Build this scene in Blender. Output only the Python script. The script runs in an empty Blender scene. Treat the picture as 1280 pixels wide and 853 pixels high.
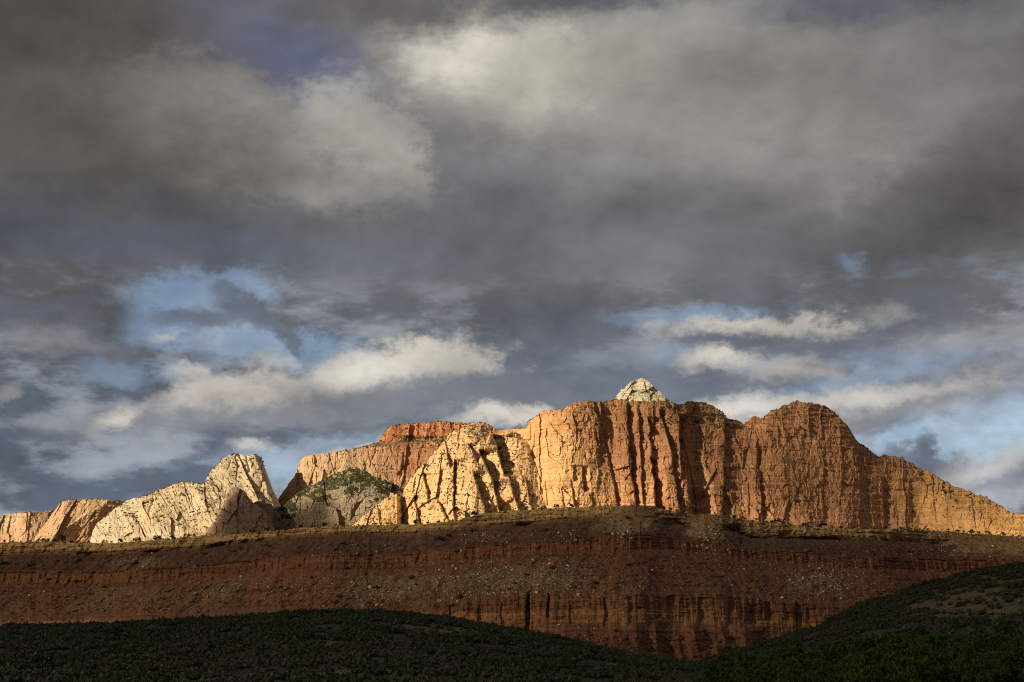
import bpy, math, random
import numpy as np

# ------------------------------------------------------------------ camera, sky, sun, exposure
scene = bpy.context.scene
W, H = 1280.0, 853.0                     # photograph pixels, used as a measuring grid
LENS, SENSOR = 50.0, 36.0
F = W * LENS / SENSOR
EYE = 2.0
HORIZON = 840.0                          # horizon row in the photograph
PITCH = math.atan((HORIZON - H / 2) / F)

cam_data = bpy.data.cameras.new("camera")
cam = bpy.data.objects.new("camera", cam_data)
scene.collection.objects.link(cam)
cam_data.lens = LENS
cam_data.sensor_width = SENSOR
cam_data.clip_start = 0.5
cam_data.clip_end = 60000
cam.location = (0, 0, EYE)
cam.rotation_euler = (math.radians(90) + PITCH, 0, 0)
scene.camera = cam

SUN_AZ, SUN_EL = math.radians(50), math.radians(15)      # behind the camera, to the left
SUN = np.array([-math.sin(SUN_AZ) * math.cos(SUN_EL), -math.cos(SUN_AZ) * math.cos(SUN_EL), math.sin(SUN_EL)])
sun_data = bpy.data.lights.new("sun", 'SUN')
sun_data.energy = 5.0
sun_data.angle = math.radians(0.5)
sun_data.color = (1.0, 0.84, 0.58)
sun = bpy.data.objects.new("sun", sun_data)
scene.collection.objects.link(sun)
from mathutils import Vector
sun.rotation_euler = Vector(SUN).to_track_quat('Z', 'Y').to_euler()

scene.view_settings.view_transform = 'Standard'
scene.view_settings.look = 'None'
scene.view_settings.gamma = 1.0
scene.view_settings.use_curve_mapping = False
scene.view_settings.exposure = 0.28
scene.cycles.max_bounces = 4
scene.cycles.diffuse_bounces = 2
scene.cycles.volume_bounces = 0
scene.cycles.use_denoising = False
scene.cycles.pixel_filter_type = 'BLACKMAN_HARRIS'
scene.cycles.filter_width = 1.15

COL = scene.collection
rng = np.random.default_rng(7)
random.seed(7)


def lin(c):
    c = np.array(c, float) / 255.0
    return tuple(np.where(c <= 0.04045, c / 12.92, ((c + 0.055) / 1.055) ** 2.4))


def ray(px, py):
    """world direction seen at a row and column of the photograph"""
    a = (np.asarray(px, float) - W / 2) / F
    b = (H / 2 - np.asarray(py, float)) / F
    y = math.cos(PITCH) - b * math.sin(PITCH)
    z = math.sin(PITCH) + b * math.cos(PITCH)
    return a, y, z


def place(px, py, Y):
    a, y, z = ray(px, py)
    k = Y / y
    return np.stack([a * k, np.broadcast_to(Y, np.shape(k)) if np.ndim(k) else Y, EYE + z * k], -1)


def azel(px, py):
    a, y, z = ray(px, py)
    return math.atan2(a, y), math.asin(z / math.sqrt(a * a + y * y + z * z))


# ------------------------------------------------------------------ node helper
class NT:
    def __init__(s, tree):
        s.t = tree
        tree.nodes.clear()

    def n(s, typ, **kw):
        nd = s.t.nodes.new(typ)
        for k, v in kw.items():
            setattr(nd, k, v)
        return nd

    def put(s, sock, v):
        if isinstance(v, bpy.types.NodeSocket):
            s.t.links.new(v, sock)
        elif v is not None:
            if sock.type == 'RGBA' and len(v) == 3:
                v = (*v, 1)
            sock.default_value = v

    def math(s, op, a, b=None, c=None, clamp=False):
        nd = s.n('ShaderNodeMath', operation=op, use_clamp=clamp)
        for i, v in enumerate((a, b, c)):
            if v is not None:
                s.put(nd.inputs[i], v)
        return nd.outputs[0]

    def vec(s, op, a, b=None, c=None):
        nd = s.n('ShaderNodeVectorMath', operation=op)
        for i, v in enumerate((a, b, c)):
            if v is not None:
                if op == 'SCALE' and i == 1:
                    s.put(nd.inputs['Scale'], v)
                else:
                    s.put(nd.inputs[i], v)
        return nd.outputs['Value'] if op in ('LENGTH', 'DOT_PRODUCT', 'DISTANCE') else nd.outputs[0]

    def noise(s, vec, scale, detail=4, rough=0.55, dist=0.0):
        nd = s.n('ShaderNodeTexNoise')
        nd.inputs['Scale'].default_value = scale
        nd.inputs['Detail'].default_value = detail
        nd.inputs['Roughness'].default_value = rough
        nd.inputs['Distortion'].default_value = dist
        s.put(nd.inputs['Vector'], vec)
        return nd

    def ramp(s, v, a, b, lo=0.0, hi=1.0, smooth=True):
        nd = s.n('ShaderNodeMapRange')
        if smooth:
            nd.interpolation_type = 'SMOOTHSTEP'
        s.put(nd.inputs['Value'], v)
        nd.inputs['From Min'].default_value = a
        nd.inputs['From Max'].default_value = b
        nd.inputs['To Min'].default_value = lo
        nd.inputs['To Max'].default_value = hi
        return nd.outputs['Result']

    def mix(s, f, a, b, mode='MIX'):
        nd = s.n('ShaderNodeMix', data_type='RGBA', blend_type=mode)
        s.put(nd.inputs['Factor'], f)
        s.put(nd.inputs['A'] if False else nd.inputs[6], a)
        s.put(nd.inputs[7], b)
        return nd.outputs[2]

    def cramp(s, v, stops):
        nd = s.n('ShaderNodeValToRGB')
        e = nd.color_ramp.elements
        while len(e) < len(stops):
            e.new(0.5)
        for el, (p, c) in zip(e, stops):
            el.position = p
            el.color = (*c, 1)
        s.put(nd.inputs[0], v)
        return nd.outputs[0]


# ------------------------------------------------------------------ world: evening sky with broken cloud
world = bpy.data.worlds.new("World")
scene.world = world
world.use_nodes = True
t = NT(world.node_tree)
geo = t.n('ShaderNodeTexCoord')
D = t.vec('NORMALIZE', geo.outputs['Generated'])
sep = t.n('ShaderNodeSeparateXYZ')
t.put(sep.inputs[0], D)
AZ = t.math('ARCTAN2', sep.outputs[0], sep.outputs[1])
EL = t.math('ARCSINE', sep.outputs[2])
comb = t.n('ShaderNodeCombineXYZ')
t.put(comb.inputs[0], AZ)
t.put(comb.inputs[1], EL)
comb.inputs[2].default_value = 1.0
Q0 = comb.outputs[0]
flat = t.vec('MULTIPLY', D, (1, 1, 1.45))             # cloud shapes lie flatter than they are wide
nA = t.noise(flat, 5.0, 5, 0.5)
nB = t.noise(t.vec('ADD', flat, (3.1, 7.7, 1.3)), 17.0, 8, 0.6)
nC = t.noise(t.vec('ADD', flat, (9.1, 2.7, 5.3)), 55.0, 8, 0.66)
wA = t.vec('SUBTRACT', nA.outputs['Color'], (0.5, 0.5, 0.5))
wB = t.vec('SUBTRACT', nB.outputs['Color'], (0.5, 0.5, 0.5))
wC = t.vec('SUBTRACT', nC.outputs['Color'], (0.5, 0.5, 0.5))
zero = (1, 1, 0)
QS = t.vec('ADD', Q0, t.vec('MULTIPLY', zero, t.vec('ADD', t.vec('SCALE', wA, 0.035), t.vec('SCALE', wB, 0.045))))
QC = t.vec('ADD', Q0, t.vec('MULTIPLY', zero, t.vec('ADD', t.vec('SCALE', wB, 0.034), t.vec('SCALE', wC, 0.022))))
FRAY = t.math('ADD', t.math('MULTIPLY', t.math('SUBTRACT', nB.outputs['Fac'], .5), 1.25), t.math('MULTIPLY', t.math('SUBTRACT', nC.outputs['Fac'], .5), 2.4))

SKY_GAIN = 8.9           # background strength is 0.1
sky = t.n('ShaderNodeTexSky', sky_type='NISHITA')
sky.sun_disc = False
sky.sun_elevation = SUN_EL
sky.sun_rotation = math.atan2(SUN[0], SUN[1])
sky.air_density = 1.0
sky.dust_density = 0.6
sky.ozone_density = 1.2
BLUE = t.mix(1.0, sky.outputs[0], (1.00, 0.94, 1.02), 'MULTIPLY')


def skycol(c, g=1.0):
    return tuple(v * SKY_GAIN * g for v in lin(c))


col = [skycol((98, 100, 106))]


def spot(cx, cy, rx, ry, c, alpha=1.0, soft=0.5, rot=0.0, fray=0.0, base=False):
    """one cloud mass (or gap) at a direction of the sky; c None = open blue sky;
    fray = how ragged its edge is; base = its underside fades into shade"""
    az, el = azel(cx, cy)
    k = 1.0 / F
    r = math.radians(rot)
    q = QC if fray else QS
    co, si = math.cos(r), math.sin(r)
    lx = t.vec('DOT_PRODUCT', q, (co / (rx * k), si / (rx * k), -(co * az + si * el) / (rx * k)))
    ly = t.vec('DOT_PRODUCT', q, (-si / (ry * k), co / (ry * k), (si * az - co * el) / (ry * k)))
    d = t.math('SQRT', t.math('MULTIPLY_ADD', ly, ly, t.math('MULTIPLY', lx, lx)))
    if fray:
        d = t.math('MULTIPLY_ADD', FRAY, fray, d)
    f = t.ramp(d, 1 + soft, max(0.0, 1 - soft), 0.0, alpha)
    if base:
        f = t.math('MULTIPLY', f, t.ramp(ly, -1.1, 0.35))
    col[0] = t.mix(f, col[0], BLUE if c is None else skycol(c))


# broad tones of the overcast
for a in [
    (700, 480, 900, 170, (108, 115, 127), 0.9, 1.0, 0, 0.38),
    (90, 560, 420, 150, (84, 93, 108), 0.9, 1.0, 0, 0.38),
    (60, 330, 420, 110, (82, 86, 94), 0.9, 1.0, 0, 0.38),
    (60, 70, 400, 220, (82, 74, 68), 0.95, 1.0, 0, 0.38),
    (680, 320, 520, 110, (97, 98, 103), 0.8, 1.0, 0, 0.38),
    (1000, 260, 420, 110, (100, 99, 101), 0.8, 1.0, 0, 0.38),
    (1240, 200, 260, 150, (88, 86, 84), 0.9, 1.0, 0, 0.38),
    (780, 90, 330, 130, (146, 144, 137), 0.95, 1.0, 0, 0.38),
    (700, 215, 90, 70, (136, 135, 131), 0.6, 0.8, -35, 0.3),
    (960, 150, 120, 80, (140, 138, 132), 0.8, 0.8, -25, 0.3),
    (1010, 190, 70, 50, (132, 130, 126), 0.7, 0.6, -35, 0.4),
    (1090, 90, 170, 70, (118, 116, 112), 0.6, 1.0, 0, 0.38),
    (640, 280, 300, 60, (98, 99, 104), 0.7, 1.0, 0, 0.38),
    (340, 75, 110, 70, (96, 100, 118), 0.85, 0.8, -25, 0.4),
    (390, 110, 50, 28, (90, 95, 118), 0.7, 0.8, -25, 0.5),
    (570, 200, 90, 100, (106, 107, 111), 0.7, 0.9, 0, 0.38),
    (610, 110, 90, 80, (158, 155, 146), 0.85, 0.9, 0, 0.2),
    (600, 74, 92, 60, (196, 190, 176), 0.8, 1.0, 0, 0.9),
    (566, 78, 44, 28, (244, 237, 219), 0.85, 1.0, 0, 1.0),
    (606, 46, 30, 24, (236, 229, 212), 0.75, 1.0, 30, 1.0),
    (655, 62, 46, 34, (204, 198, 184), 0.75, 1.0, 30, 1.0),
    (720, 70, 80, 40, (164, 161, 153), 0.6, 1.0, 0, 0.6),
    (600, 14, 40, 22, (190, 184, 170), 0.7, 0.8, 0, 0.8),
    (655, 118, 40, 50, (172, 168, 157), 0.6, 0.9, 20, 0.7),
    (630, 30, 20, 14, (120, 120, 120), 0.6, 0.9, 0, 0.9),
    (480, 12, 130, 28, (94, 92, 93), 0.95, 0.6, 0, 0.4),
    (720, -8, 170, 22, (94, 94, 101), 0.95, 0.6, 0, 0.5),
    (1100, 0, 150, 30, (92, 93, 103), 0.95, 0.6, 0, 0.5),
    (600, 235, 110, 70, (100, 101, 106), 0.75, 0.9, 0, 0.38),
    (545, 140, 60, 90, (112, 112, 114), 0.5, 0.9, -20, 0.3),
    (400, 95, 80, 40, (92, 97, 119), 0.75, 0.8, -25, 0.5),
    (330, 195, 215, 84, (126, 123, 119), 0.95, 0.28, -16, 0.45),
    (440, 195, 92, 84, (158, 155, 149), 0.9, 0.35, -40, 0.5),
    (425, 150, 46, 30, (166, 163, 157), 0.8, 0.5, -30, 0.6, True),
    (300, 128, 70, 30, (140, 137, 132), 0.7, 0.6, -20, 0.6, True),
    (350, 170, 60, 22, (146, 143, 138), 0.5, 0.8, -25, 0.6, True),
    (490, 225, 46, 30, (150, 147, 141), 0.7, 0.6, -50, 0.6),
    (395, 225, 120, 30, (120, 118, 115), 0.7, 0.9, -14, 0.3),
    (130, 190, 180, 110, (90, 85, 81), 0.85, 1.0, 0, 0.38),
    (240, 268, 340, 24, (90, 90, 93), 0.92, 0.7, -2, 0.4),
    (560, 280, 120, 30, (96, 97, 102), 0.8, 0.8, 0, 0.4),
    (180, 304, 320, 26, (86, 92, 104), 0.8, 0.9, 0, 0.38),
]:
    spot(*a)
# broken small cloud low in the sky: pale patches, darker patches and thin breaks
low_band = t.math('MULTIPLY', t.ramp(EL, math.radians(16.5), math.radians(13.0)), t.ramp(EL, math.radians(2.0), math.radians(6.0)))
nD = t.noise(t.vec('ADD', t.vec('MULTIPLY', D, (1, 1, 2.6)), (4.4, 1.1, 8.8)), 13.0, 9, .62)
nE = t.noise(t.vec('ADD', t.vec('MULTIPLY', D, (1, 1, 2.8)), (7.4, 5.1, 2.8)), 10.0, 9, .62)
col[0] = t.mix(t.math('MULTIPLY', low_band, t.ramp(nE.outputs['Fac'], .55, .70, 0, .75)), col[0], BLUE)
col[0] = t.mix(t.math('MULTIPLY', low_band, t.ramp(nD.outputs['Fac'], .50, .68, 0, .65)), col[0], skycol((150, 150, 150)))
col[0] = t.mix(t.math('MULTIPLY', low_band, t.ramp(nD.outputs['Fac'], .48, .34, 0, .6)), col[0], skycol((92, 99, 113)))
# open blue gaps
for a in [
    (256, 362, 86, 20, None, .95, .6, 4, .8),
    (205, 392, 40, 34, None, .9, .6, 0, .7),
    (300, 428, 108, 19, None, .9, .7, 0, .8),
    (390, 442, 60, 20, None, .75, .7, 0, .7),
    (140, 462, 36, 14, None, .5, .7, 0, .8),
    (430, 562, 100, 20, None, .85, .7, 8, .6),
    (390, 592, 60, 20, None, .55, .8, 0, .6),
    (320, 570, 40, 20, None, .45, .8, 0, .6),
    (860, 392, 90, 10, None, .6, .8, 2, .8),
    (845, 446, 36, 10, None, .6, .8, 0, .7),
    (955, 456, 44, 14, None, .6, .8, 0, .7),
    (1070, 336, 18, 10, None, .45, .8, 0, .8),
    (1105, 466, 100, 18, None, .6, .8, 12, .8),
    (1190, 548, 160, 22, None, .85, .7, 6, .7),
    (1262, 536, 60, 36, None, .8, .8, 0, .7),
    (1070, 440, 60, 12, None, .4, .8, 0, .8),
]:
    spot(*a)
col[0] = t.mix(t.math('MULTIPLY', low_band, t.ramp(nD.outputs['Fac'], .45, .66, 0, .6)), col[0], skycol((150, 158, 168)))
# dark rags of cloud across the gaps, grey cloud bases
for a in [
    (305, 384, 44, 20, (96, 103, 116), 1.0, .5, -30, .7),
    (248, 397, 66, 11, (102, 110, 124), .9, .6, 0, .7),
    (352, 412, 44, 13, (98, 105, 118), 1.0, .5, -35, .7),
    (256, 436, 14, 20, (112, 120, 134), .6, .8, 0, .8),
    (300, 512, 210, 20, (126, 128, 134), .9, .7, 6, .4),
    (540, 496, 190, 24, (124, 127, 133), .9, .7, 4, .4),
    (480, 546, 90, 12, (122, 129, 140), .85, .6, 12, .6),
    (800, 470, 240, 36, (104, 111, 125), .7, .9),
    (1000, 434, 120, 11, (112, 117, 128), .75, .7, 2, .6),
    (1090, 522, 110, 17, (128, 128, 134), .9, .6, 14, .5),
    (1150, 574, 62, 11, (108, 115, 130), .9, .6, -10, .6),
    (1160, 564, 12, 14, (104, 112, 126), .8, .7, -10, .6),
    (1240, 604, 80, 18, (134, 140, 150), .85, .7, 8, .5),
    (1190, 470, 110, 24, (106, 108, 118), .75, .9, 10, .4),
]:
    spot(*a)
# sunlit cumulus
for a in [
    (505, 462, 110, 30, (216, 209, 196), .95, .5, 6, .7, True),
    (440, 474, 60, 22, (208, 203, 192), .9, .5, 8, .7, True),
    (560, 460, 60, 20, (184, 179, 170), .7, .8, 0, .8, True),
    (290, 494, 74, 24, (212, 203, 190), .9, .6, 10, .7, True),
    (320, 500, 110, 20, (172, 167, 161), .6, .8, 8, .6, True),
    (236, 468, 26, 9, (196, 192, 186), .7, .7, 0, .9, True),
    (350, 455, 34, 12, (190, 187, 182), .7, .7, 0, .9, True),
    (208, 424, 18, 9, (190, 186, 180), .6, .8, 0, 1.0, True),
    (151, 524, 24, 12, (214, 205, 190), .7, .9, 20, 1.2),
    (312, 550, 22, 9, (200, 195, 188), .7, .7, 0, .8),
    (16, 486, 18, 10, (150, 150, 152), .7, .8, 30, .8),
    (60, 430, 85, 18, (134, 135, 138), .7, .9, 0, .5, True),
    (945, 410, 105, 16, (204, 198, 187), .85, .6, -1, .8, True),
    (1015, 412, 44, 12, (180, 176, 169), .7, .8, 0, .8, True),
    (902, 454, 44, 18, (214, 207, 194), .9, .6, 0, .6, True),
    (990, 468, 64, 20, (182, 177, 170), .8, .7, 0, .7, True),
    (930, 514, 70, 18, (206, 200, 190), .9, .6, 2, .6, True),
    (630, 524, 60, 16, (214, 208, 197), .9, .6, 6, .6, True),
    (470, 558, 56, 10, (196, 194, 191), .8, .7, 14, .7, True),
    (1060, 508, 84, 18, (188, 183, 176), .85, .6, 8, .6, True),
    (1165, 490, 74, 18, (172, 168, 163), .75, .8, 8, .7, True),
    (1110, 390, 28, 11, (150, 148, 146), .7, .8, 0, .8),
    (1215, 428, 90, 18, (136, 133, 132), .7, .9, 4, .5, True),
    (1245, 584, 70, 20, (188, 186, 184), .85, .7, 12, .7, True),
    (1250, 622, 60, 10, (172, 176, 181), .6, .8, 0, .6),
]:
    spot(*a)

# puffy billows, two sizes, with a lit and a shaded side
bw = t.vec('ADD', flat, t.vec('SCALE', wB, 0.035))


def billow(v, scale, detail):
    nz = t.noise(v, scale, detail, .55).outputs['Fac']
    return t.math('SUBTRACT', 1.0, t.math('ABSOLUTE', t.math('MULTIPLY_ADD', nz, 4.0, -2.0)))


b1 = billow(bw, 12.0, 4)
b2 = billow(t.vec('ADD', bw, (-.006, 0, .014)), 12.0, 4)
puff = t.math('SUBTRACT', b1, b2)
# soft billow relief: the density read twice, once a little towards the light
nR = t.noise(t.vec('ADD', flat, t.vec('ADD', (-0.015, 0.0, 0.035), t.vec('SCALE', wA, 0.05))), 6.5, 6, 0.5)
nR2 = t.noise(t.vec('ADD', flat, t.vec('SCALE', wA, 0.05)), 6.5, 6, 0.5)
rel = t.math('SUBTRACT', nR2.outputs['Fac'], nR.outputs['Fac'])
gain = t.math('ADD', t.math('MULTIPLY', rel, 1.6),
              t.math('ADD', 0.64, t.math('ADD', t.math('MULTIPLY_ADD', nC.outputs['Fac'], 0.16, t.math('MULTIPLY_ADD', puff, 0.16, t.math('MULTIPLY', nB.outputs['Fac'], 0.24))), t.math('MULTIPLY', nA.outputs['Fac'], 0.34))))
final = t.vec('SCALE', col[0], gain)
bg = t.n('ShaderNodeBackground')
t.put(bg.inputs['Color'], final)
bg.inputs['Strength'].default_value = 0.1
outw = t.n('ShaderNodeOutputWorld')
t.t.links.new(bg.outputs[0], outw.inputs['Surface'])
world.cycles.sampling_method = 'NONE'


# ------------------------------------------------------------------ numpy noise
_r = np.random.default_rng(4242)
_PERM = np.concatenate([_r.permutation(1024)] * 3).astype(np.int32)
_G = _r.uniform(-1, 1, (1024, 3)).astype(np.float32)
_GX, _GY, _GZ = (np.ascontiguousarray(_G[:, i]) for i in range(3))


def noise3(x, y, z, seed=0):
    x, y, z = np.broadcast_arrays(*(np.asarray(q, np.float32) for q in (x, y, z)))
    f = [np.floor(q) for q in (x, y, z)]
    ix, iy, iz = ((q.astype(np.int32) + k * seed) & 1023 for q, k in zip(f, (1, 7, 13)))
    fx, fy, fz = x - f[0], y - f[1], z - f[2]
    u, v, w = (q * q * q * (q * (q * 6 - 15) + 10) for q in (fx, fy, fz))
    out = []
    for dx in (0, 1):
        a = _PERM[ix + dx]
        gx = fx - dx
        for dy in (0, 1):
            b = _PERM[a + iy + dy]
            gy = fy - dy
            e = []
            for dz in (0, 1):
                h = _PERM[b + iz + dz]
                e.append(_GX[h] * gx + _GY[h] * gy + _GZ[h] * (fz - dz))
            out.append(e[0] + w * (e[1] - e[0]))
    p, q = out[0] + v * (out[1] - out[0]), out[2] + v * (out[3] - out[2])
    return (p + u * (q - p)) * 1.3


def facets(x, z, w, h, amp, tilt, seed=0):
    """broken rock faces: irregular cells, each a plane of its own depth and slant, meeting at sharp arrises"""
    x, z = np.asarray(x, np.float32) / w, np.asarray(z, np.float32) / h
    ix, iz = np.floor(x).astype(np.int32), np.floor(z).astype(np.int32)
    best = np.full(x.shape, 1e9, np.float32)
    val = np.zeros(x.shape, np.float32)
    for dx in (-1, 0, 1):
        for dz in (-1, 0, 1):
            k = _PERM[_PERM[(ix + dx) & 1023] + ((iz + dz + seed * 29) & 1023)]
            k2 = _PERM[k]
            ox = x - (ix + dx + .5 + .45 * _GX[k])
            oz = z - (iz + dz + .5 + .45 * _GY[k])
            d = ox * ox + oz * oz
            v = amp * _GZ[k] + tilt * (w * _GX[k2] * ox + .6 * h * _GY[k2] * oz)
            m = d < best
            best = np.where(m, d, best)
            val = np.where(m, v, val)
    return val


def gully_field(PX, PY, lines, seed=5):
    """one-sided joints: (x0, y0, x1, y1, steep px, gentle px, depth m). The west wall is steep, the floor climbs back eastward"""
    d = np.zeros(PX.shape, np.float32)
    for i, (x0, y0, x1, y1, s, L, dep) in enumerate(lines):
        k = (PY - y0) / (y1 - y0)
        xc = x0 + (x1 - x0) * np.clip(k, -.2, 1.2) + 2.2 * noise3(PY / 13.0, i * 3.7, .5, seed) + .8 * noise3(PY / 3.5, i * 3.7, .5, seed + 1)
        u = PX - xc
        vary = .7 + .6 * np.abs(noise3(PY / 22.0, i * 5.1, 9.5, seed + 3)) * 2
        fade = sstep(-.05, .10, k) * sstep(1.10, .92, k)
        prof = np.where(u < 0, np.clip(1 + u / s, 0, 1), np.clip(1 - u / L, 0, 1))
        d = np.maximum(d, dep * vary * fade * prof)
    return d


def cells(x, z, seed=0):
    """a random depth per joint block, with straight sharp sides"""
    ix, iz = np.floor(x).astype(np.int32) & 1023, np.floor(z).astype(np.int32) & 1023
    return _GX[_PERM[_PERM[ix] + ((iz + seed * 13) & 1023)]]


def fbm(x, y, z, oct=4, seed=0, gain=0.5, lac=2.05):
    s, a = 0, 1.0
    for i in range(oct):
        s = s + a * noise3(x, y, z, seed + i * 17)
        x, y, z, a = x * lac, y * lac, z * lac, a * gain
    return s


def ridged(x, y, z, oct=3, seed=0, gain=0.5, lac=2.1):
    s, a = 0, 1.0
    for i in range(oct):
        s = s + a * (1 - 2 * np.abs(noise3(x, y, z, seed + i * 23)))
        x, y, z, a = x * lac, y * lac, z * lac, a * gain
    return s


def sstep(a, b, x):
    k = np.clip((x - a) / (b - a), 0, 1)
    return k * k * (3 - 2 * k)


def line(pts):
    xs = np.array([p[0] for p in pts], float)
    ys = np.array([p[1] for p in pts], float)
    return lambda x: np.interp(x, xs, ys)


def soft_line(pts, sigma):
    """the same as line(), its corners rounded"""
    f = line(pts)
    g = np.arange(-400, 1681, 1.0)
    k = np.arange(-4 * sigma, 4 * sigma + 1)
    w = np.exp(-.5 * (k / sigma) ** 2)
    v = np.convolve(np.pad(f(g), len(k) // 2, mode='edge'), w / w.sum(), mode='valid')
    return lambda x: np.interp(x, g, v)


# ------------------------------------------------------------------ mesh helpers
def mesh_from(name, verts, quads=None, tris=None, smooth=False):
    me = bpy.data.meshes.new(name)
    loops, starts, totals = [], [], []
    pos = 0
    for f, k in ((quads, 4), (tris, 3)):
        if f is not None and len(f):
            f = np.asarray(f, np.int32)
            loops.append(f.ravel())
            starts.append(pos + np.arange(len(f), dtype=np.int32) * k)
            totals.append(np.full(len(f), k, np.int32))
            pos += f.size
    loops, starts, totals = np.concatenate(loops), np.concatenate(starts), np.concatenate(totals)
    me.vertices.add(len(verts))
    me.vertices.foreach_set("co", np.asarray(verts, np.float32).ravel())
    me.loops.add(len(loops))
    me.loops.foreach_set("vertex_index", loops.astype(np.int32))
    me.polygons.add(len(starts))
    me.polygons.foreach_set("loop_start", starts.astype(np.int32))
    me.polygons.foreach_set("loop_total", totals.astype(np.int32))
    me.polygons.foreach_set("use_smooth", np.full(len(starts), smooth))
    me.update()
    me.validate()
    return me


def add_obj(name, me, mat, parent=None, **props):
    o = bpy.data.objects.new(name, me)
    if mat is not None and len(me.materials) == 0:
        me.materials.append(mat)
    COL.objects.link(o)
    o.parent = parent
    for k, v in props.items():
        o[k] = v
    return o


def grid_quads(nr, nc):
    i = np.arange(nr - 1)[:, None] * nc + np.arange(nc - 1)[None, :]
    i = i.ravel()
    return np.stack([i, i + 1, i + nc + 1, i + nc], -1)


def attr(me, name, vals):
    a = me.attributes.new(name, 'FLOAT', 'POINT')
    a.data.foreach_set("value", np.asarray(vals, np.float32).ravel())


def grid_normals(P):
    du = np.gradient(P, axis=1)
    dv = np.gradient(P, axis=0)
    n = np.cross(du, dv)
    n /= np.linalg.norm(n, axis=-1, keepdims=True) + 1e-9
    return n


SURF = {}          # front surface of each landform: points + normals, for scattering


def cleft_field(PX, PY, clefts, seed=5):
    """deep joints in a wall: (x0, y0, x1, y1, width px, depth m)"""
    d = np.zeros_like(PX)
    for i, (x0, y0, x1, y1, w, dep) in enumerate(clefts):
        k = (PY - y0) / (y1 - y0)
        xc = x0 + (x1 - x0) * np.clip(k, -.2, 1.2) + w * 0.6 * noise3(PY / 14.0, i * 3.7, 0.5, seed) + w * .3 * noise3(PY / 4.0, i * 3.7, 0.5, seed + 1)
        wid = w * (0.75 + 0.5 * noise3(PY / 20.0, i * 5.1, 9.5, seed + 3))
        u = np.abs(PX - xc) / (0.5 * np.maximum(wid, 0.6))
        fade = sstep(-0.06, 0.06, k) * sstep(1.08, 0.94, k)
        d = np.maximum(d, dep * fade / (1 + u ** 6))
    return d


def relief(name, top, bottom, x0, x1, nx, ny, depth, mat, back=400, jitter=1.0, seed=1, smooth=False, label=None, attrs=None, spacing=None):
    """a landform: its visible face as a fine surface at true distance, with a top that runs
    back behind the rim and a far side that comes down to the ground"""
    # fine columns where the photograph looks, coarse ones on the flanks beyond it
    parts = [np.linspace(max(x0, -70), min(x1, 1350), nx)]
    if x0 < -70:
        parts.insert(0, np.linspace(x0, -70, 90)[:-1])
    if x1 > 1350:
        parts.append(np.linspace(1350, x1, 90)[1:])
    px = np.concatenate(parts)
    nx = len(px)
    topy = top(px) + jitter * (1.0 * fbm(px / 9.0, seed * 3.3, 0.5, 4, seed) + .8 * cells(px / 5.5 + .6 * np.sin(px / 7.0), 0 * px, seed) + .5 * cells(px / 2.3, 0 * px, seed + 1))
    boty = np.maximum(bottom(px), topy + 1.0)
    v = np.linspace(0, 1, ny)
    if spacing is not None:
        v = spacing(v)
    PX = np.broadcast_to(px[None, :], (ny, nx)).copy()
    PY = boty[None, :] + (topy - boty)[None, :] * v[:, None]
    Y, extra = depth(PX, PY, topy[None, :], boty[None, :])
    P = place(PX, PY, Y)
    N = grid_normals(P)
    SURF[name] = (PX, PY, P, N)
    rim = P[-1]
    rows = [P]
    R = []
    for k, drop in ((0.06, 0.0), (0.2, .01), (0.5, .03), (0.8, .08), (1.0, .25)):
        q = rim.copy()
        q[:, 1] += back * k
        q[:, 0] *= 1 + 0.5 * back * k / rim[:, 1]
        q[:, 2] -= back * drop + 1.0 * k * 4
        R.append(q)
    q = R[-1].copy()
    q[:, 1] += back * 0.25
    q[:, 2] = -20
    R.append(q)
    V = np.concatenate([P, np.array(R)], 0)
    me = mesh_from(name, V.reshape(-1, 3), grid_quads(V.shape[0], nx), smooth=smooth)
    for k, a in (extra or {}).items():
        a = np.concatenate([a, np.repeat(a[-1:], len(R), 0)], 0)
        attr(me, k, a)
    o = add_obj(name, me, mat, kind='structure')
    if label:
        o['label'] = label
    return o


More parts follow.
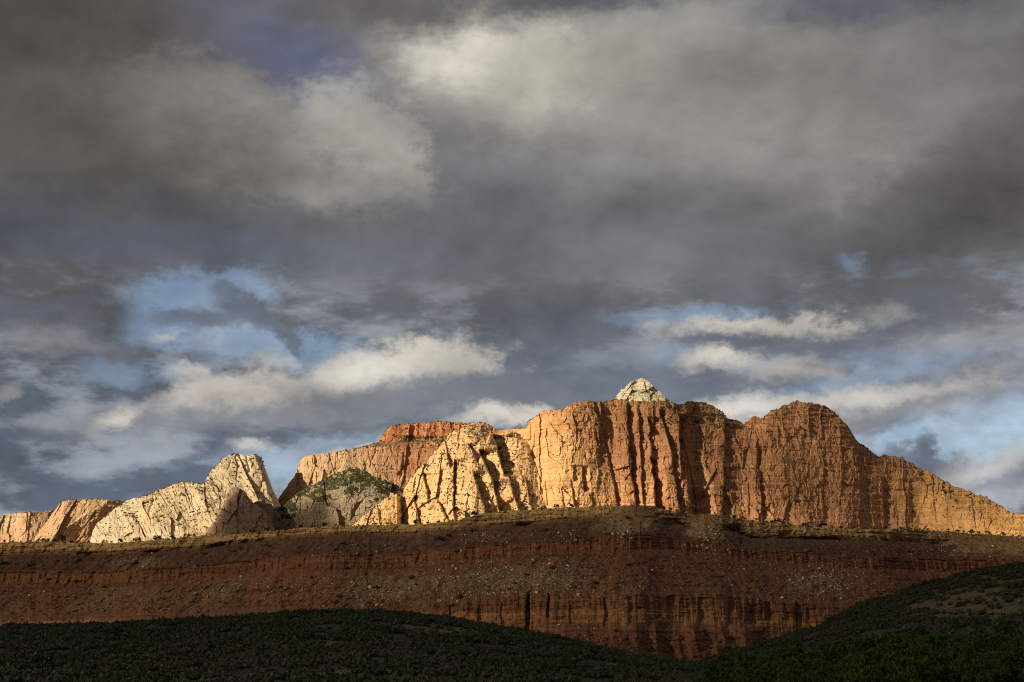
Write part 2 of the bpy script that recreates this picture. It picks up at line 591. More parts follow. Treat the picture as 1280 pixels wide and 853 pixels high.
# ------------------------------------------------------------------ rock materials
def rock(name, c1, c2, c3, streak=0.35, strata=0.5, s=1.0, veg=0.5, vegcol=(0.05, 0.055, 0.025), zone=None, bump=1.0, spots=0.0, band_z=0.035):
    """layered sandstone: bedding bands, desert varnish running down, cracks, scrub on the ledges"""
    m = bpy.data.materials.new(name)
    m.use_nodes = True
    t = NT(m.node_tree)
    g = t.n('ShaderNodeNewGeometry')
    p = g.outputs['Position']
    big = t.noise(t.vec('SCALE', p, 0.004 * s), 1.0, 5, 0.55).outputs['Fac']
    med = t.noise(t.vec('SCALE', p, 0.02 * s), 1.0, 6, 0.6).outputs['Fac']
    bed = t.noise(t.vec('MULTIPLY', p, (0.0025 * s, 0.0025 * s, band_z * s)), 1.0, 6, 0.62).outputs['Fac']
    run = t.noise(t.vec('MULTIPLY', p, (0.05 * s, 0.05 * s, 0.004 * s)), 1.0, 5, 0.62).outputs['Fac']
    fine = t.noise(t.vec('MULTIPLY', p, (0.10 * s, 0.10 * s, 0.16 * s)), 1.0, 8, 0.68).outputs['Fac']
    c = t.mix(t.ramp(big, .36, .64), c1, c2)
    if zone is not None:
        c = zone(t, p, big, c)
    c = t.mix(t.math('MULTIPLY', t.ramp(bed, .44, .66), strata), c, c3)
    c = t.mix(t.math('MULTIPLY', t.ramp(run, .50, .74), streak), c, tuple(0.42 * v for v in c3))
    thin = t.noise(t.vec('MULTIPLY', p, (.004 * s, .004 * s, .19 * s)), 1.0, 4, .6).outputs['Fac']
    c = t.mix(t.math('MULTIPLY', t.ramp(thin, .54, .66), .55), c, tuple(0.6 * v for v in c3))
    c = t.mix(t.math('MULTIPLY', t.ramp(thin, .44, .34), .35), c, tuple(min(.8, 1.3 * v) for v in c1))
    pale = t.math('MULTIPLY', t.ramp(run, .46, .28), streak * 0.5)
    c = t.mix(pale, c, tuple(min(0.75, 1.35 * v) for v in c1))
    k = t.math('ADD', 0.62, t.math('ADD', t.math('MULTIPLY', med, 0.36), t.math('MULTIPLY', fine, 0.40)))
    c = t.vec('SCALE', c, k)
    nz = t.n('ShaderNodeSeparateXYZ')
    t.put(nz.inputs[0], g.outputs['Normal'])
    vn = t.noise(t.vec('SCALE', p, 0.11 * s), 1.0, 4, 0.7).outputs['Fac']
    vm = t.math('MULTIPLY', t.ramp(nz.outputs[2], .35, .75), t.ramp(vn, .50, .58))
    c = t.mix(t.math('MULTIPLY', vm, veg), c, vegcol)
    if spots:
        vs = t.noise(t.vec('SCALE', p, 0.13 * s), 1.0, 2, 0.5).outputs['Fac']
        vz = t.math('MULTIPLY', t.ramp(vs, .62, .68), t.ramp(med, .42, .60))
        c = t.mix(t.math('MULTIPLY', vz, spots), c, vegcol)
    b = t.n('ShaderNodeBsdfPrincipled')
    t.put(b.inputs['Base Color'], c)
    b.inputs['Roughness'].default_value = 0.95
    b.inputs['Specular IOR Level'].default_value = 0.1
    bp = t.n('ShaderNodeBump')
    bp.inputs['Strength'].default_value = 0.9
    bp.inputs['Distance'].default_value = 4.0 * bump / s
    t.put(bp.inputs['Height'], t.math('ADD', t.math('MULTIPLY', fine, .8), t.math('ADD', t.math('MULTIPLY', bed, .9), t.math('MULTIPLY', run, 0.3))))
    t.t.links.new(bp.outputs[0], b.inputs['Normal'])
    o = t.n('ShaderNodeOutputMaterial')
    t.t.links.new(b.outputs[0], o.inputs[0])
    return m


def simple(name, c1, c2, scale=1.0, rough=0.95, detail=5, trans=0.0):
    m = bpy.data.materials.new(name)
    m.use_nodes = True
    t = NT(m.node_tree)
    g = t.n('ShaderNodeNewGeometry')
    n1 = t.noise(t.vec('SCALE', g.outputs['Position'], scale), 1.0, detail, 0.6).outputs['Fac']
    oi = t.n('ShaderNodeObjectInfo')
    c = t.mix(t.ramp(n1, .35, .65), c1, c2)
    c = t.vec('SCALE', c, t.math('ADD', .8, t.math('MULTIPLY', oi.outputs['Random'], .4)))
    b = t.n('ShaderNodeBsdfPrincipled')
    t.put(b.inputs['Base Color'], c)
    b.inputs['Roughness'].default_value = rough
    b.inputs['Specular IOR Level'].default_value = 0.15
    o = t.n('ShaderNodeOutputMaterial')
    t.t.links.new(b.outputs[0], o.inputs[0])
    return m


def zone_main(t, p, big, c):
    """the great wall: cream-orange low on its west end, red-brown above and to the east"""
    sp = t.n('ShaderNodeSeparateXYZ')
    t.put(sp.inputs[0], p)
    w = t.math('ADD', t.math('MULTIPLY', t.math('SUBTRACT', big, .5), 260.0), 0.0)
    # west-to-east, and low-to-high
    e = t.math('ADD', t.math('SUBTRACT', sp.outputs[0], t.math('MULTIPLY', t.math('SUBTRACT', 640.0, sp.outputs[2]), 0.9)), w)
    f = t.ramp(e, 40.0, 330.0)
    red = t.mix(t.ramp(big, .4, .6), (.48, .25, .130), (.39, .195, .105))
    c = t.mix(f, c, red)
    e2 = t.math('ADD', sp.outputs[0], w)
    return t.mix(t.ramp(e2, 1180.0, 1420.0), c, (.58, .34, .14))


M_main = rock("red_sandstone_wall", (.68, .42, .20), (.62, .34, .145), (.48, .24, .11), streak=.42, strata=.45, zone=zone_main, veg=.6, bump=.65)
M_cream = rock("cream_orange_sandstone", (.68, .46, .25), (.66, .43, .215), (.54, .33, .165), streak=.22, strata=.3, veg=.75, spots=.32, bump=.6)
M_white = rock("white_sandstone", (.60, .50, .36), (.58, .44, .28), (.50, .38, .25), streak=.22, strata=.25, veg=.8, spots=.12, bump=.55)
def zone_cap(t, p, big, c):
    """the cap grades through a stained tan foot into the red rock below"""
    sp = t.n('ShaderNodeSeparateXYZ')
    t.put(sp.inputs[0], p)
    z = t.math('ADD', sp.outputs[2], t.math('MULTIPLY', t.math('SUBTRACT', t.noise(t.vec('SCALE', p, .03), 1.0, 4, .6).outputs['Fac'], .5), 60.0))
    z0, z1 = place(800, 505, 4340)[2], place(800, 495, 4340)[2]
    return t.mix(t.ramp(z, float(z0), float(z1)), (.46, .27, .14), c)


M_cap = rock("pale_summit_sandstone", (.68, .61, .46), (.62, .54, .39), (.50, .42, .30), streak=.15, strata=.2, veg=.7, spots=.35, bump=.6, zone=zone_cap)
M_far = rock("pale_pink_sandstone", (.60, .46, .30), (.56, .36, .22), (.48, .26, .14), streak=.35, strata=.25, veg=.7)


def zone_table(t, p, big, c):
    sp = t.n('ShaderNodeSeparateXYZ')
    t.put(sp.inputs[0], p)
    w = t.math('MULTIPLY', t.math('SUBTRACT', big, .5), 500.0)
    f = t.ramp(t.math('ADD', sp.outputs[0], w), -640.0, -380.0)
    c = t.mix(f, c, (.42, .20, .11))
    f2 = t.ramp(t.math('ADD', sp.outputs[2], t.math('MULTIPLY', w, .03)), 826.0, 836.0)
    return t.mix(f2, c, t.mix(t.ramp(big, .45, .55), (.54, .25, .12), (.48, .20, .09)))


M_table = rock("banded_table_sandstone", (.58, .42, .26), (.54, .36, .20), (.46, .28, .15), streak=.3, strata=.2, veg=.9, zone=zone_table)
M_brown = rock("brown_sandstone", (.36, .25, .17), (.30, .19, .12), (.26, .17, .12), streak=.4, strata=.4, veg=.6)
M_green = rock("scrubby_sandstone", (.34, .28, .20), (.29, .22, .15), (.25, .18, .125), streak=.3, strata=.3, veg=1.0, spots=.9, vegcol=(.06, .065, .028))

# ------------------------------------------------------------------ ground
def build_ground():
    n = 140
    u = np.linspace(-1, 1, n)
    xs = np.sign(u) * np.abs(u) ** 2.2 * 22000
    X, Y = np.meshgrid(xs, xs)
    Z = 1.2 * fbm(X / 220, Y / 220, 0.3, 3, 90) * sstep(20, 200, np.hypot(X, Y)) - 0.6 * sstep(20, 150, np.hypot(X, Y))
    me = mesh_from("ground", np.stack([X, Y, Z], -1).reshape(-1, 3), grid_quads(n, n), smooth=True)
    add_obj("ground", me, simple("dry_valley_soil", (.16, .10, .06), (.10, .085, .045), 0.05), kind='structure')


build_ground()

# ------------------------------------------------------------------ far cliffs
low = lambda x: np.full_like(np.asarray(x, float), 700.0)


def mpp(Y):
    return Y / F


def cliff(base, lean=0.12, cap=0.8, capline=None, amp=(18, 7, 3, 1.3), clefts=(), round_=0.0, ledge=4.0, seed=1, tilt=0.0, zsc=1.0, gullies=(), capledge=6.0, fac=.5, bedding=.6):
    def depth(PX, PY, top, bot):
        Y0 = base(PX)
        h = (HORIZON - 140 - PY) * mpp(Y0)          # metres above the foot
        Y = Y0 + lean * np.maximum(h, -60)
        if capline is not None:
            over = np.maximum(capline(PX) - PY, 0) * mpp(Y0)
            Y = Y + cap * over
        if round_:
            dtop = (PY - top) * mpp(Y0)
            Y = Y + round_ * np.exp(-dtop / 22.0)
        P = place(PX, PY, Y0)
        X, Z = P[..., 0] + tilt * P[..., 2], P[..., 2]
        q = Y0 / 300.0
        wx = X + 7 * fbm(X / 60, q, Z / 60, 3, seed + 30)
        wz = Z + 7 * fbm(X / 60, q, Z / 40, 3, seed + 31)
        n = amp[0] * 1.2 * fbm(X / 190, q, Z / 900 * zsc, 3, seed)
        n = n + facets(wx, wz, 125, 430 / zsc, amp[0] * .8 * fac, .30 * fac, seed)
        n = n + facets(wx, wz, 44, 120 / zsc, amp[1] * (.3 + .7 * fac), .34 * (.3 + .7 * fac), seed + 1)
        n = n + facets(wx, wz, 15, 25, amp[2] * .8, .36, seed + 2)
        n = n + facets(wx, wz, 6, 6.5, amp[3] * .6, .34, seed + 3)
        n = n + amp[2] * bedding * fbm(X / 70, q, Z / 5.0, 3, seed + 80, .6)
        Y = Y + n
        if ledge:
            zz = Z / 26.0 + 0.8 * fbm(X / 260, q, Z / 120, 3, seed + 160)
            fr = zz - np.floor(zz)
            Y = Y + ledge * (sstep(0.75, 0.98, fr) - fr * 0.9) * (.4 + sstep(-.3, .4, fbm(X / 120, q, Z / 60, 2, seed + 170)))
        if len(clefts):
            Y = Y + cleft_field(PX, PY, clefts, seed + 7)
        if len(gullies):
            Y = Y + gully_field(PX, PY, gullies, seed + 9)
        if capline is not None:
            zz = Z / 17.0 + fbm(X / 160, q, Z / 80, 3, seed + 190)
            fr = zz - np.floor(zz)
            Y = Y + capledge * sstep(0, 8, capline(PX) - PY) * (sstep(.65, .98, fr) - fr)
        return Y, None
    return depth


# the great red wall and its eastern dome
main_top = line([(560, 640), (600, 560), (620, 539), (640, 537), (659, 534.5), (661, 527), (673, 517), (676, 515), (704, 512), (712, 507),
                 (718, 504), (732, 501.6), (745, 503), (758, 501), (769, 499.5), (800, 502), (838, 503), (851, 505), (858, 503), (867, 502), (878, 503), (887, 506), (898, 511),
                 (905, 518), (912.5, 526), (920, 526), (931, 530), (936, 526), (941, 521), (947, 521), (952, 523.5), (957, 520), (965, 514), (979, 507), (996, 502),
                 (1016, 504), (1032, 507), (1040, 513), (1047, 519), (1061, 535), (1065, 541), (1069, 549), (1083, 559), (1092, 567), (1100, 571.5), (1108, 570), (1117, 571), (1128, 573),
                 (1136.5, 577), (1145, 584), (1153, 588), (1160, 588), (1173, 597), (1180, 600), (1190, 608), (1202, 610), (1215, 616), (1232, 621), (1243, 628), (1252, 633), (1269, 643),
                 (1280, 642), (1340, 655), (1430, 668), (1560, 690), (1640, 705)])
main_base = soft_line([(560, 4330), (640, 4300), (664, 4230), (690, 4150), (715, 4135), (740, 4160), (760, 4185), (800, 4200), (845, 4215), (858, 4222), (868, 4270), (900, 4295), (935, 4345), (960, 4345), (1000, 4380),
                  (1060, 4460), (1110, 4570), (1150, 4620), (1200, 4560), (1280, 4470), (1430, 4420)], 4)
main_cap = line([(560, 560), (655, 536), (672, 518), (720, 508), (770, 503), (840, 507), (856, 514), (880, 528), (905, 534), (925, 545), (945, 548), (975, 536), (1010, 533), (1050, 545),
                 (1075, 570), (1120, 590), (1150, 605), (1200, 640), (1280, 680), (1430, 700)])
main_gullies = [
    (743, 500, 762, 580, 1.5, 13, 13), (762, 576, 773, 634, 1.5, 14, 14), (757, 508, 767, 580, 1.5, 18, 9), (784, 504, 788, 570, 1.5, 14, 36), (788, 566, 796, 636, 1.5, 9, 30), (798, 506, 805, 636, 1.2, 12, 20),
    (810, 520, 817, 580, 1.5, 22, 34), (815, 572, 822, 640, 1.5, 15, 50), (825, 512, 842, 570, 1.5, 16, 28), (840, 564, 850, 640, 1.5, 14, 32), (849, 520, 852, 600, 1.5, 32, 46), (853, 560, 866, 648, 1.5, 30, 46), (907, 530, 904, 645, 1.3, 34, 24),
    (717, 582, 717, 602, 1.2, 12, 13), (714, 600, 719, 634, 1.2, 12, 12), (728, 583, 731, 614, 1.2, 9, 24), (741, 616, 742, 632, 1, 12, 10), (701, 608, 706, 634, 1, 14, 9), (682, 600, 684, 632, 1, 16, 7),
    (946, 556, 954, 655, 1.4, 26, 20), (932, 556, 925, 640, 1.2, 12, 12), (918, 585, 920, 640, 1, 10, 8), (936, 600, 936, 655, 1, 9, 8), (986, 626, 978, 655, 1.2, 30, 12), (1030, 585, 1030, 650, 1, 30, 8),
    (1067, 560, 1068, 612, 1, 24, 9), (1104, 598, 1106, 660, 1.3, 20, 18), (1118, 605, 1118, 655, 1, 14, 8), (1138, 598, 1136, 650, 1.2, 26, 12), (1080, 578, 1080, 610, 1, 16, 8), (1052, 560, 1055, 600, 1, 18, 9),
    (1187, 606, 1188, 622, 1, 10, 12), (880, 545, 882, 600, 1, 20, 10), (968, 580, 966, 640, 1, 18, 7), (1165, 596, 1170, 650, 1, 18, 10), (1215, 620, 1220, 660, 1, 16, 9), (668, 540, 664, 600, 1, 30, 10),
]
relief("red_wall_mountain", main_top, low, 575, 1640, 1150, 320,
       cliff(main_base, .13, .75, main_cap, (8, 2.8, 1.4, .5), (), round_=10, ledge=5, seed=3, gullies=main_gullies, capledge=14, fac=.22, bedding=1.1), M_main, back=900, seed=3,
       label="massive red sandstone mountain with dark vertical clefts and a rounded eastern dome")

# the pale cap standing on the rim
cap_top = line([(758, 520), (765, 505), (769, 499), (771, 494.5), (774, 492), (777, 487), (781, 485), (784, 481), (788, 478), (792, 476.5), (796, 474.5), (800, 473.5), (806, 474), (810, 476), (813, 480), (816, 481.5), (819, 486.5), (822.5, 489.5), (827, 492), (833, 497), (838, 501), (846, 512), (850, 522)])
cap_base = lambda x: 4330 + 0.02 * (np.asarray(x) - 803) ** 2
relief("summit_cap_mountain", cap_top, lambda x: np.full_like(x, 530.0), 760, 850, 260, 150,
       cliff(cap_base, .0, 1.0, lambda x: np.full_like(x, 525.0), (8, 9, 5, 1.8), (), round_=14, ledge=6, seed=11, zsc=3.2, fac=.8), M_cap, back=160, seed=11,
       label="pale white conical summit cap on top of the red mountain rim")

# the broken cream spur in front of the wall
spur_top = line([(425, 700), (439, 656), (450, 649), (461, 641), (470, 632), (480, 624), (483, 620), (486, 618), (490, 617), (496, 617), (503, 621), (505, 612), (511, 601), (519, 592), (528, 582),
                 (537, 571), (545, 562), (554, 552), (562, 542), (571, 537), (579, 534), (588, 531), (596, 530), (604, 532), (612, 537), (618, 545), (626, 547), (640, 541), (652, 545), (664, 560), (680, 590), (695, 640), (705, 690)])
spur_base = line([(425, 4190), (480, 4120), (496, 4110), (503, 4150), (530, 4090), (560, 4040), (590, 4015), (612, 4025), (640, 4050), (662, 4080), (685, 4135), (705, 4210)])
spur_gullies = [
    (600, 562, 616, 600, 2, 24, 66), (617, 543, 631, 594, 2, 30, 78), (617, 600, 627, 650, 2, 24, 60), (592, 590, 611, 648, 2, 18, 40), (607, 606, 621, 652, 2, 12, 30), (631, 576, 651, 646, 2, 22, 34), (641, 600, 655, 646, 1.5, 12, 16),
    (568, 574, 568, 652, 2, 26, 34), (530, 592, 536, 624, 2, 24, 34), (518, 620, 526, 656, 2, 15, 26), (543, 614, 562, 656, 2, 14, 24), (655, 588, 666, 642, 1.5, 16, 20), (500, 612, 503, 656, 2, 9, 18), (556, 548, 563, 584, 1.5, 22, 22), (551, 586, 547, 612, 1.5, 14, 14),
    (583, 596, 584, 640, 1.5, 10, 12), (586, 556, 598, 580, 1.5, 14, 26), (472, 632, 476, 650, 1.5, 8, 12), (520, 596, 516, 616, 1.5, 10, 14), (640, 560, 654, 598, 1.5, 18, 18), (575, 622, 578, 652, 1.5, 8, 12),
]
relief("broken_spur_mountain", spur_top, low, 425, 705, 620, 320,
       cliff(spur_base, .55, .5, lambda x: np.full_like(x, 570.0), (14, 8, 3.4, 1.2), (), round_=14, ledge=4, seed=21, tilt=-.25, gullies=spur_gullies, fac=.6), M_cream, back=300, seed=21, jitter=2.0,
       label="cream and orange broken sandstone spur with deep shadowed gullies before the red wall")

# saddle slope between the spur and the great wall
# table mountain with its red cap
table_top = line([(330, 690), (345, 628), (352, 618), (360, 606), (368, 596), (373, 583), (376, 576), (383, 570), (396, 568), (413, 566), (430, 563), (452, 559), (466, 555), (474, 553), (477, 545), (480, 542), (486, 533.5),
                  (500, 531), (517, 530), (540, 528), (559, 527), (573, 529), (587, 529), (601, 528), (612, 531), (621, 537), (626, 545), (640, 560), (660, 600)])
table_base = line([(330, 5650), (345, 5420), (374, 5250), (380, 5200), (420, 5190), (500, 5200), (600, 5230), (660, 5300)])


def table_depth(PX, PY, top, bot):
    Y, _ = cliff(table_base, .10, .0, None, (5, 1.6, 1.0, .45), [(470, 560, 462, 585, 3, 6), (505, 565, 500, 600, 3, 6)], round_=6, ledge=3, seed=31, fac=.25)(PX, PY, top, bot)
    ln = np.interp(PX, [330, 476, 520, 560, 700], [560, 556, 554, 547, 540])
    return Y + 90 * sstep(3, -3, PY - ln), None


relief("table_mountain", table_top, low, 330, 660, 560, 240, table_depth, M_table, back=900, seed=31, jitter=.6,
       label="flat topped table mountain with a red cap above a pale cream wall")

# scrub-covered dome below the table
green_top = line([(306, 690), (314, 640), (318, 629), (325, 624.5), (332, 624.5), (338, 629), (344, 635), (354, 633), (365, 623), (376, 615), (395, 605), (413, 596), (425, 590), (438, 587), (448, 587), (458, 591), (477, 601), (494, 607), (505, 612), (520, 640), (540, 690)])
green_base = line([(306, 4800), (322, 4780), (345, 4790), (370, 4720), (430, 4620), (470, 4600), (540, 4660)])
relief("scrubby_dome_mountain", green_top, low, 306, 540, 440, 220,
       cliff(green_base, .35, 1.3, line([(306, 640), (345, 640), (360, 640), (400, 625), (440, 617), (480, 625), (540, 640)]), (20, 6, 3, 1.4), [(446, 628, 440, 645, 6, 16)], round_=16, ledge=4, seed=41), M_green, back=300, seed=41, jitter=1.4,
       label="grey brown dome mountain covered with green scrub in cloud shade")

# pale ridge rising to the tower
ridge_top = line([(95, 715), (108, 688), (112, 678), (116, 665), (121, 655), (128, 649), (135, 644), (146, 634), (157, 626), (168, 623), (180, 621), (188, 617), (197, 613), (205, 610), (214, 607), (225, 602), (235, 603),
                  (245, 604), (252, 606), (256, 604), (259, 597), (261, 592), (265, 587), (270, 582), (275, 576), (281, 572), (288, 569), (295, 568), (301, 569), (306.5, 571), (310, 569), (316, 568), (321, 567.5), (324, 570), (326, 572),
                  (329, 580), (332, 588), (336, 599), (340, 610), (345, 621), (350, 631), (358, 660), (366, 700)])
ridge_base = line([(95, 5210), (120, 5090), (180, 5000), (250, 4950), (290, 4930), (320, 4925), (335, 4930), (366, 4940)])
ridge_clefts = [(309, 570, 311, 590, 4, 14), (297, 580, 295, 600, 2, 6), (330, 600, 322, 618, 5, 10), (192, 625, 186, 640, 3, 6), (288, 575, 285, 588, 2.5, 6)]
def flank(f, edge, k):
    """turn the part of a face east of a slanting edge away from the sun"""
    (xa, ya), (xb, yb) = edge

    def depth(PX, PY, top, bot):
        Y, e = f(PX, PY, top, bot)
        u = (PX - (xa + (xb - xa) * (PY - ya) / (yb - ya)) + 1.6 * fbm(PX / 9, PY / 9, 2.2, 3, 88)) * mpp(Y)
        return Y + k * np.maximum(u, 0), e
    return depth


relief("pale_ridge_mountain", ridge_top, low, 95, 366, 560, 260,
       flank(cliff(ridge_base, .42, .5, line([(95, 660), (180, 640), (250, 615), (270, 590), (330, 580), (366, 620)]), (12, 3.0, 1.1, .45), ridge_clefts, round_=12, ledge=3, seed=51, tilt=.5, fac=.8), ((318, 570), (342, 631)), 1.7), M_white, back=350, seed=51, jitter=1.0,
       label="long pale white sandstone ridge climbing to a blunt tower")

# brown spur in front of the tower
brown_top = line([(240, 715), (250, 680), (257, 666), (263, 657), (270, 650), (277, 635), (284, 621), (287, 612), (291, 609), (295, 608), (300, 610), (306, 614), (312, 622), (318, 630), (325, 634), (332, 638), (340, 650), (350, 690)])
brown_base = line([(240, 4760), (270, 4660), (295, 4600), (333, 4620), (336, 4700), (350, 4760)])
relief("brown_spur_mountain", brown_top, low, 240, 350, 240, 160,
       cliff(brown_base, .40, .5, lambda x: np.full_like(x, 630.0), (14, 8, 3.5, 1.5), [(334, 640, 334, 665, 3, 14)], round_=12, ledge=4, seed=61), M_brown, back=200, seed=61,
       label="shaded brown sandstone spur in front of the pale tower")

# two far pale cliffs at the west end
far_top = line([(20, 715), (40, 690), (44, 672), (52, 660), (60, 650), (67, 640), (75, 630), (78, 627.5), (82, 626), (100, 624.5), (124, 624), (140, 625.5), (152, 627), (175, 632), (200, 660)])
far_base = line([(20, 5850), (60, 5720), (80, 5660), (110, 5640), (130, 5650), (200, 5700)])
relief("pale_cliff_mountain", far_top, low, 20, 200, 330, 180,
       flank(cliff(far_base, .35, .3, lambda x: np.full_like(x, 640.0), (20, 8, 3, 1.4), [], round_=6, ledge=3, seed=71, tilt=-.6, fac=.3), ((130, 630), (72, 666)), .60), M_far, back=500, seed=71, jitter=.6,
       label="pale pink flat topped cliff at the west end with its east face in shade")
end_top = line([(-300, 712), (-220, 672), (-100, 650), (-40, 646), (-4, 652), (3, 646), (6, 643.5), (16, 642), (28, 640.5), (45, 641), (60, 638.5), (70, 638), (90, 650), (110, 680)])
end_base = line([(-170, 6700), (0, 6350), (40, 6320), (110, 6450)])
relief("far_cliff_mountain", end_top, low, -300, 110, 300, 120,
       cliff(end_base, .3, .3, lambda x: np.full_like(x, 650.0), (18, 8, 3, 1.4), [], round_=6, ledge=3, seed=81, fac=.45), M_far, back=500, seed=81, jitter=.8,
       label="low pale orange cliff farthest to the west")

# ------------------------------------------------------------------ the red mesa
L0 = line([(-160, 682), (0, 678.5), (40, 677), (90, 678), (140, 679), (170, 677), (197, 675), (239, 671), (281, 668), (320, 665.5), (360, 662), (371, 660), (441, 657), (500, 655.5), (528, 655), (565, 652), (578, 649), (590, 645),
           (610, 641), (629, 639), (655, 637.5), (704, 634.5), (740, 633.5), (775, 632.5), (800, 632.5), (817, 633), (824, 635), (831, 637.5), (845, 640), (859, 642.5), (873, 641.5), (901, 644), (912, 646), (924, 649), (950, 652), (973, 654.5),
           (1018, 660), (1066, 661.5), (1134, 662), (1173, 664), (1201, 666), (1243, 668.5), (1280, 671), (1440, 680)])
L1 = line([(-160, 696), (0, 693), (42, 689), (140, 690), (239, 685), (281, 678), (320, 674), (348, 669.5), (441, 666), (517, 666), (590, 659), (629, 655), (680, 652), (704, 648), (745, 647), (790, 645), (817, 648), (840, 655), (858, 656), (880, 652), (900, 655), (922, 662),
           (940, 671), (1032, 671), (1145, 677), (1177, 677), (1200, 674), (1280, 680), (1440, 690)])
L2 = line([(-160, 718), (0, 716), (140, 716), (239, 709), (360, 697), (517, 694), (600, 684), (680, 677), (760, 671), (812, 670), (828, 673), (873, 678), (920, 684), (1060, 697), (1160, 700), (1280, 703), (1440, 706)])
L3 = lambda x: L2(x) + np.interp(x, [-160, 0, 400, 700, 800, 840, 1000, 1280], [12, 13, 14, 13, 17, 12, 13, 13])
L4 = line([(-160, 775), (200, 772), (400, 768), (497, 761), (566, 757), (600, 751), (644, 745), (700, 745), (756, 744), (850, 743), (912, 745), (975, 753), (1049, 760), (1280, 768), (1440, 770)])
L4_level = L4
L4 = lambda x: L4_level(x) + 3.2 * fbm(np.asarray(x) / 34.0, .2, .7, 4, 302)
L5 = lambda x: L4(x) + np.interp(x, [-160, 450, 520, 600, 650, 700, 780, 900, 960, 1010, 1050, 1280], [2, 4, 12, 26, 36, 38, 33, 32, 34, 36, 14, 6]) + 5.5 * ridged(x / 50.0, 3.3, 0.2, 2, 301)
plan = soft_line([(-160, 200), (0, 150), (120, 128), (180, 95), (300, 75), (420, 30), (480, 34), (560, 12), (700, 0), (790, 0), (832, 24), (870, 40), (905, 48), (940, 66), (1000, 88), (1100, 122), (1150, 165), (1280, 240), (1440, 300)], 9)
cap_cover = line([(-160, 1), (300, 1), (520, .9), (700, .9), (745, .55), (775, .15), (812, .1), (820, 1), (852, 1), (862, .1), (898, .1), (906, 1), (1175, 1), (1190, .25), (1280, .2), (1440, .2)])
cliff_clefts = [(661, 742, 661, 790, 6, 9), (686, 742, 685, 772, 4, 6), (755, 745, 756, 790, 2, 4), (713, 755, 712, 780, 1.5, 3), (786, 745, 786, 780, 2, 3), (834, 745, 834, 776, 2, 3.5), (562, 757, 562, 776, 2, 4), (995, 752, 995, 792, 3.5, 6), (910, 745, 911, 780, 1.5, 3),
                (873, 748, 873, 778, 2, 3), (956, 752, 957, 775, 3, 5), (627, 752, 627, 780, 1.6, 3), (1008, 760, 1008, 790, 2, 4), (936, 756, 938, 780, 2, 4), (598, 757, 598, 776, 1.6, 3)]


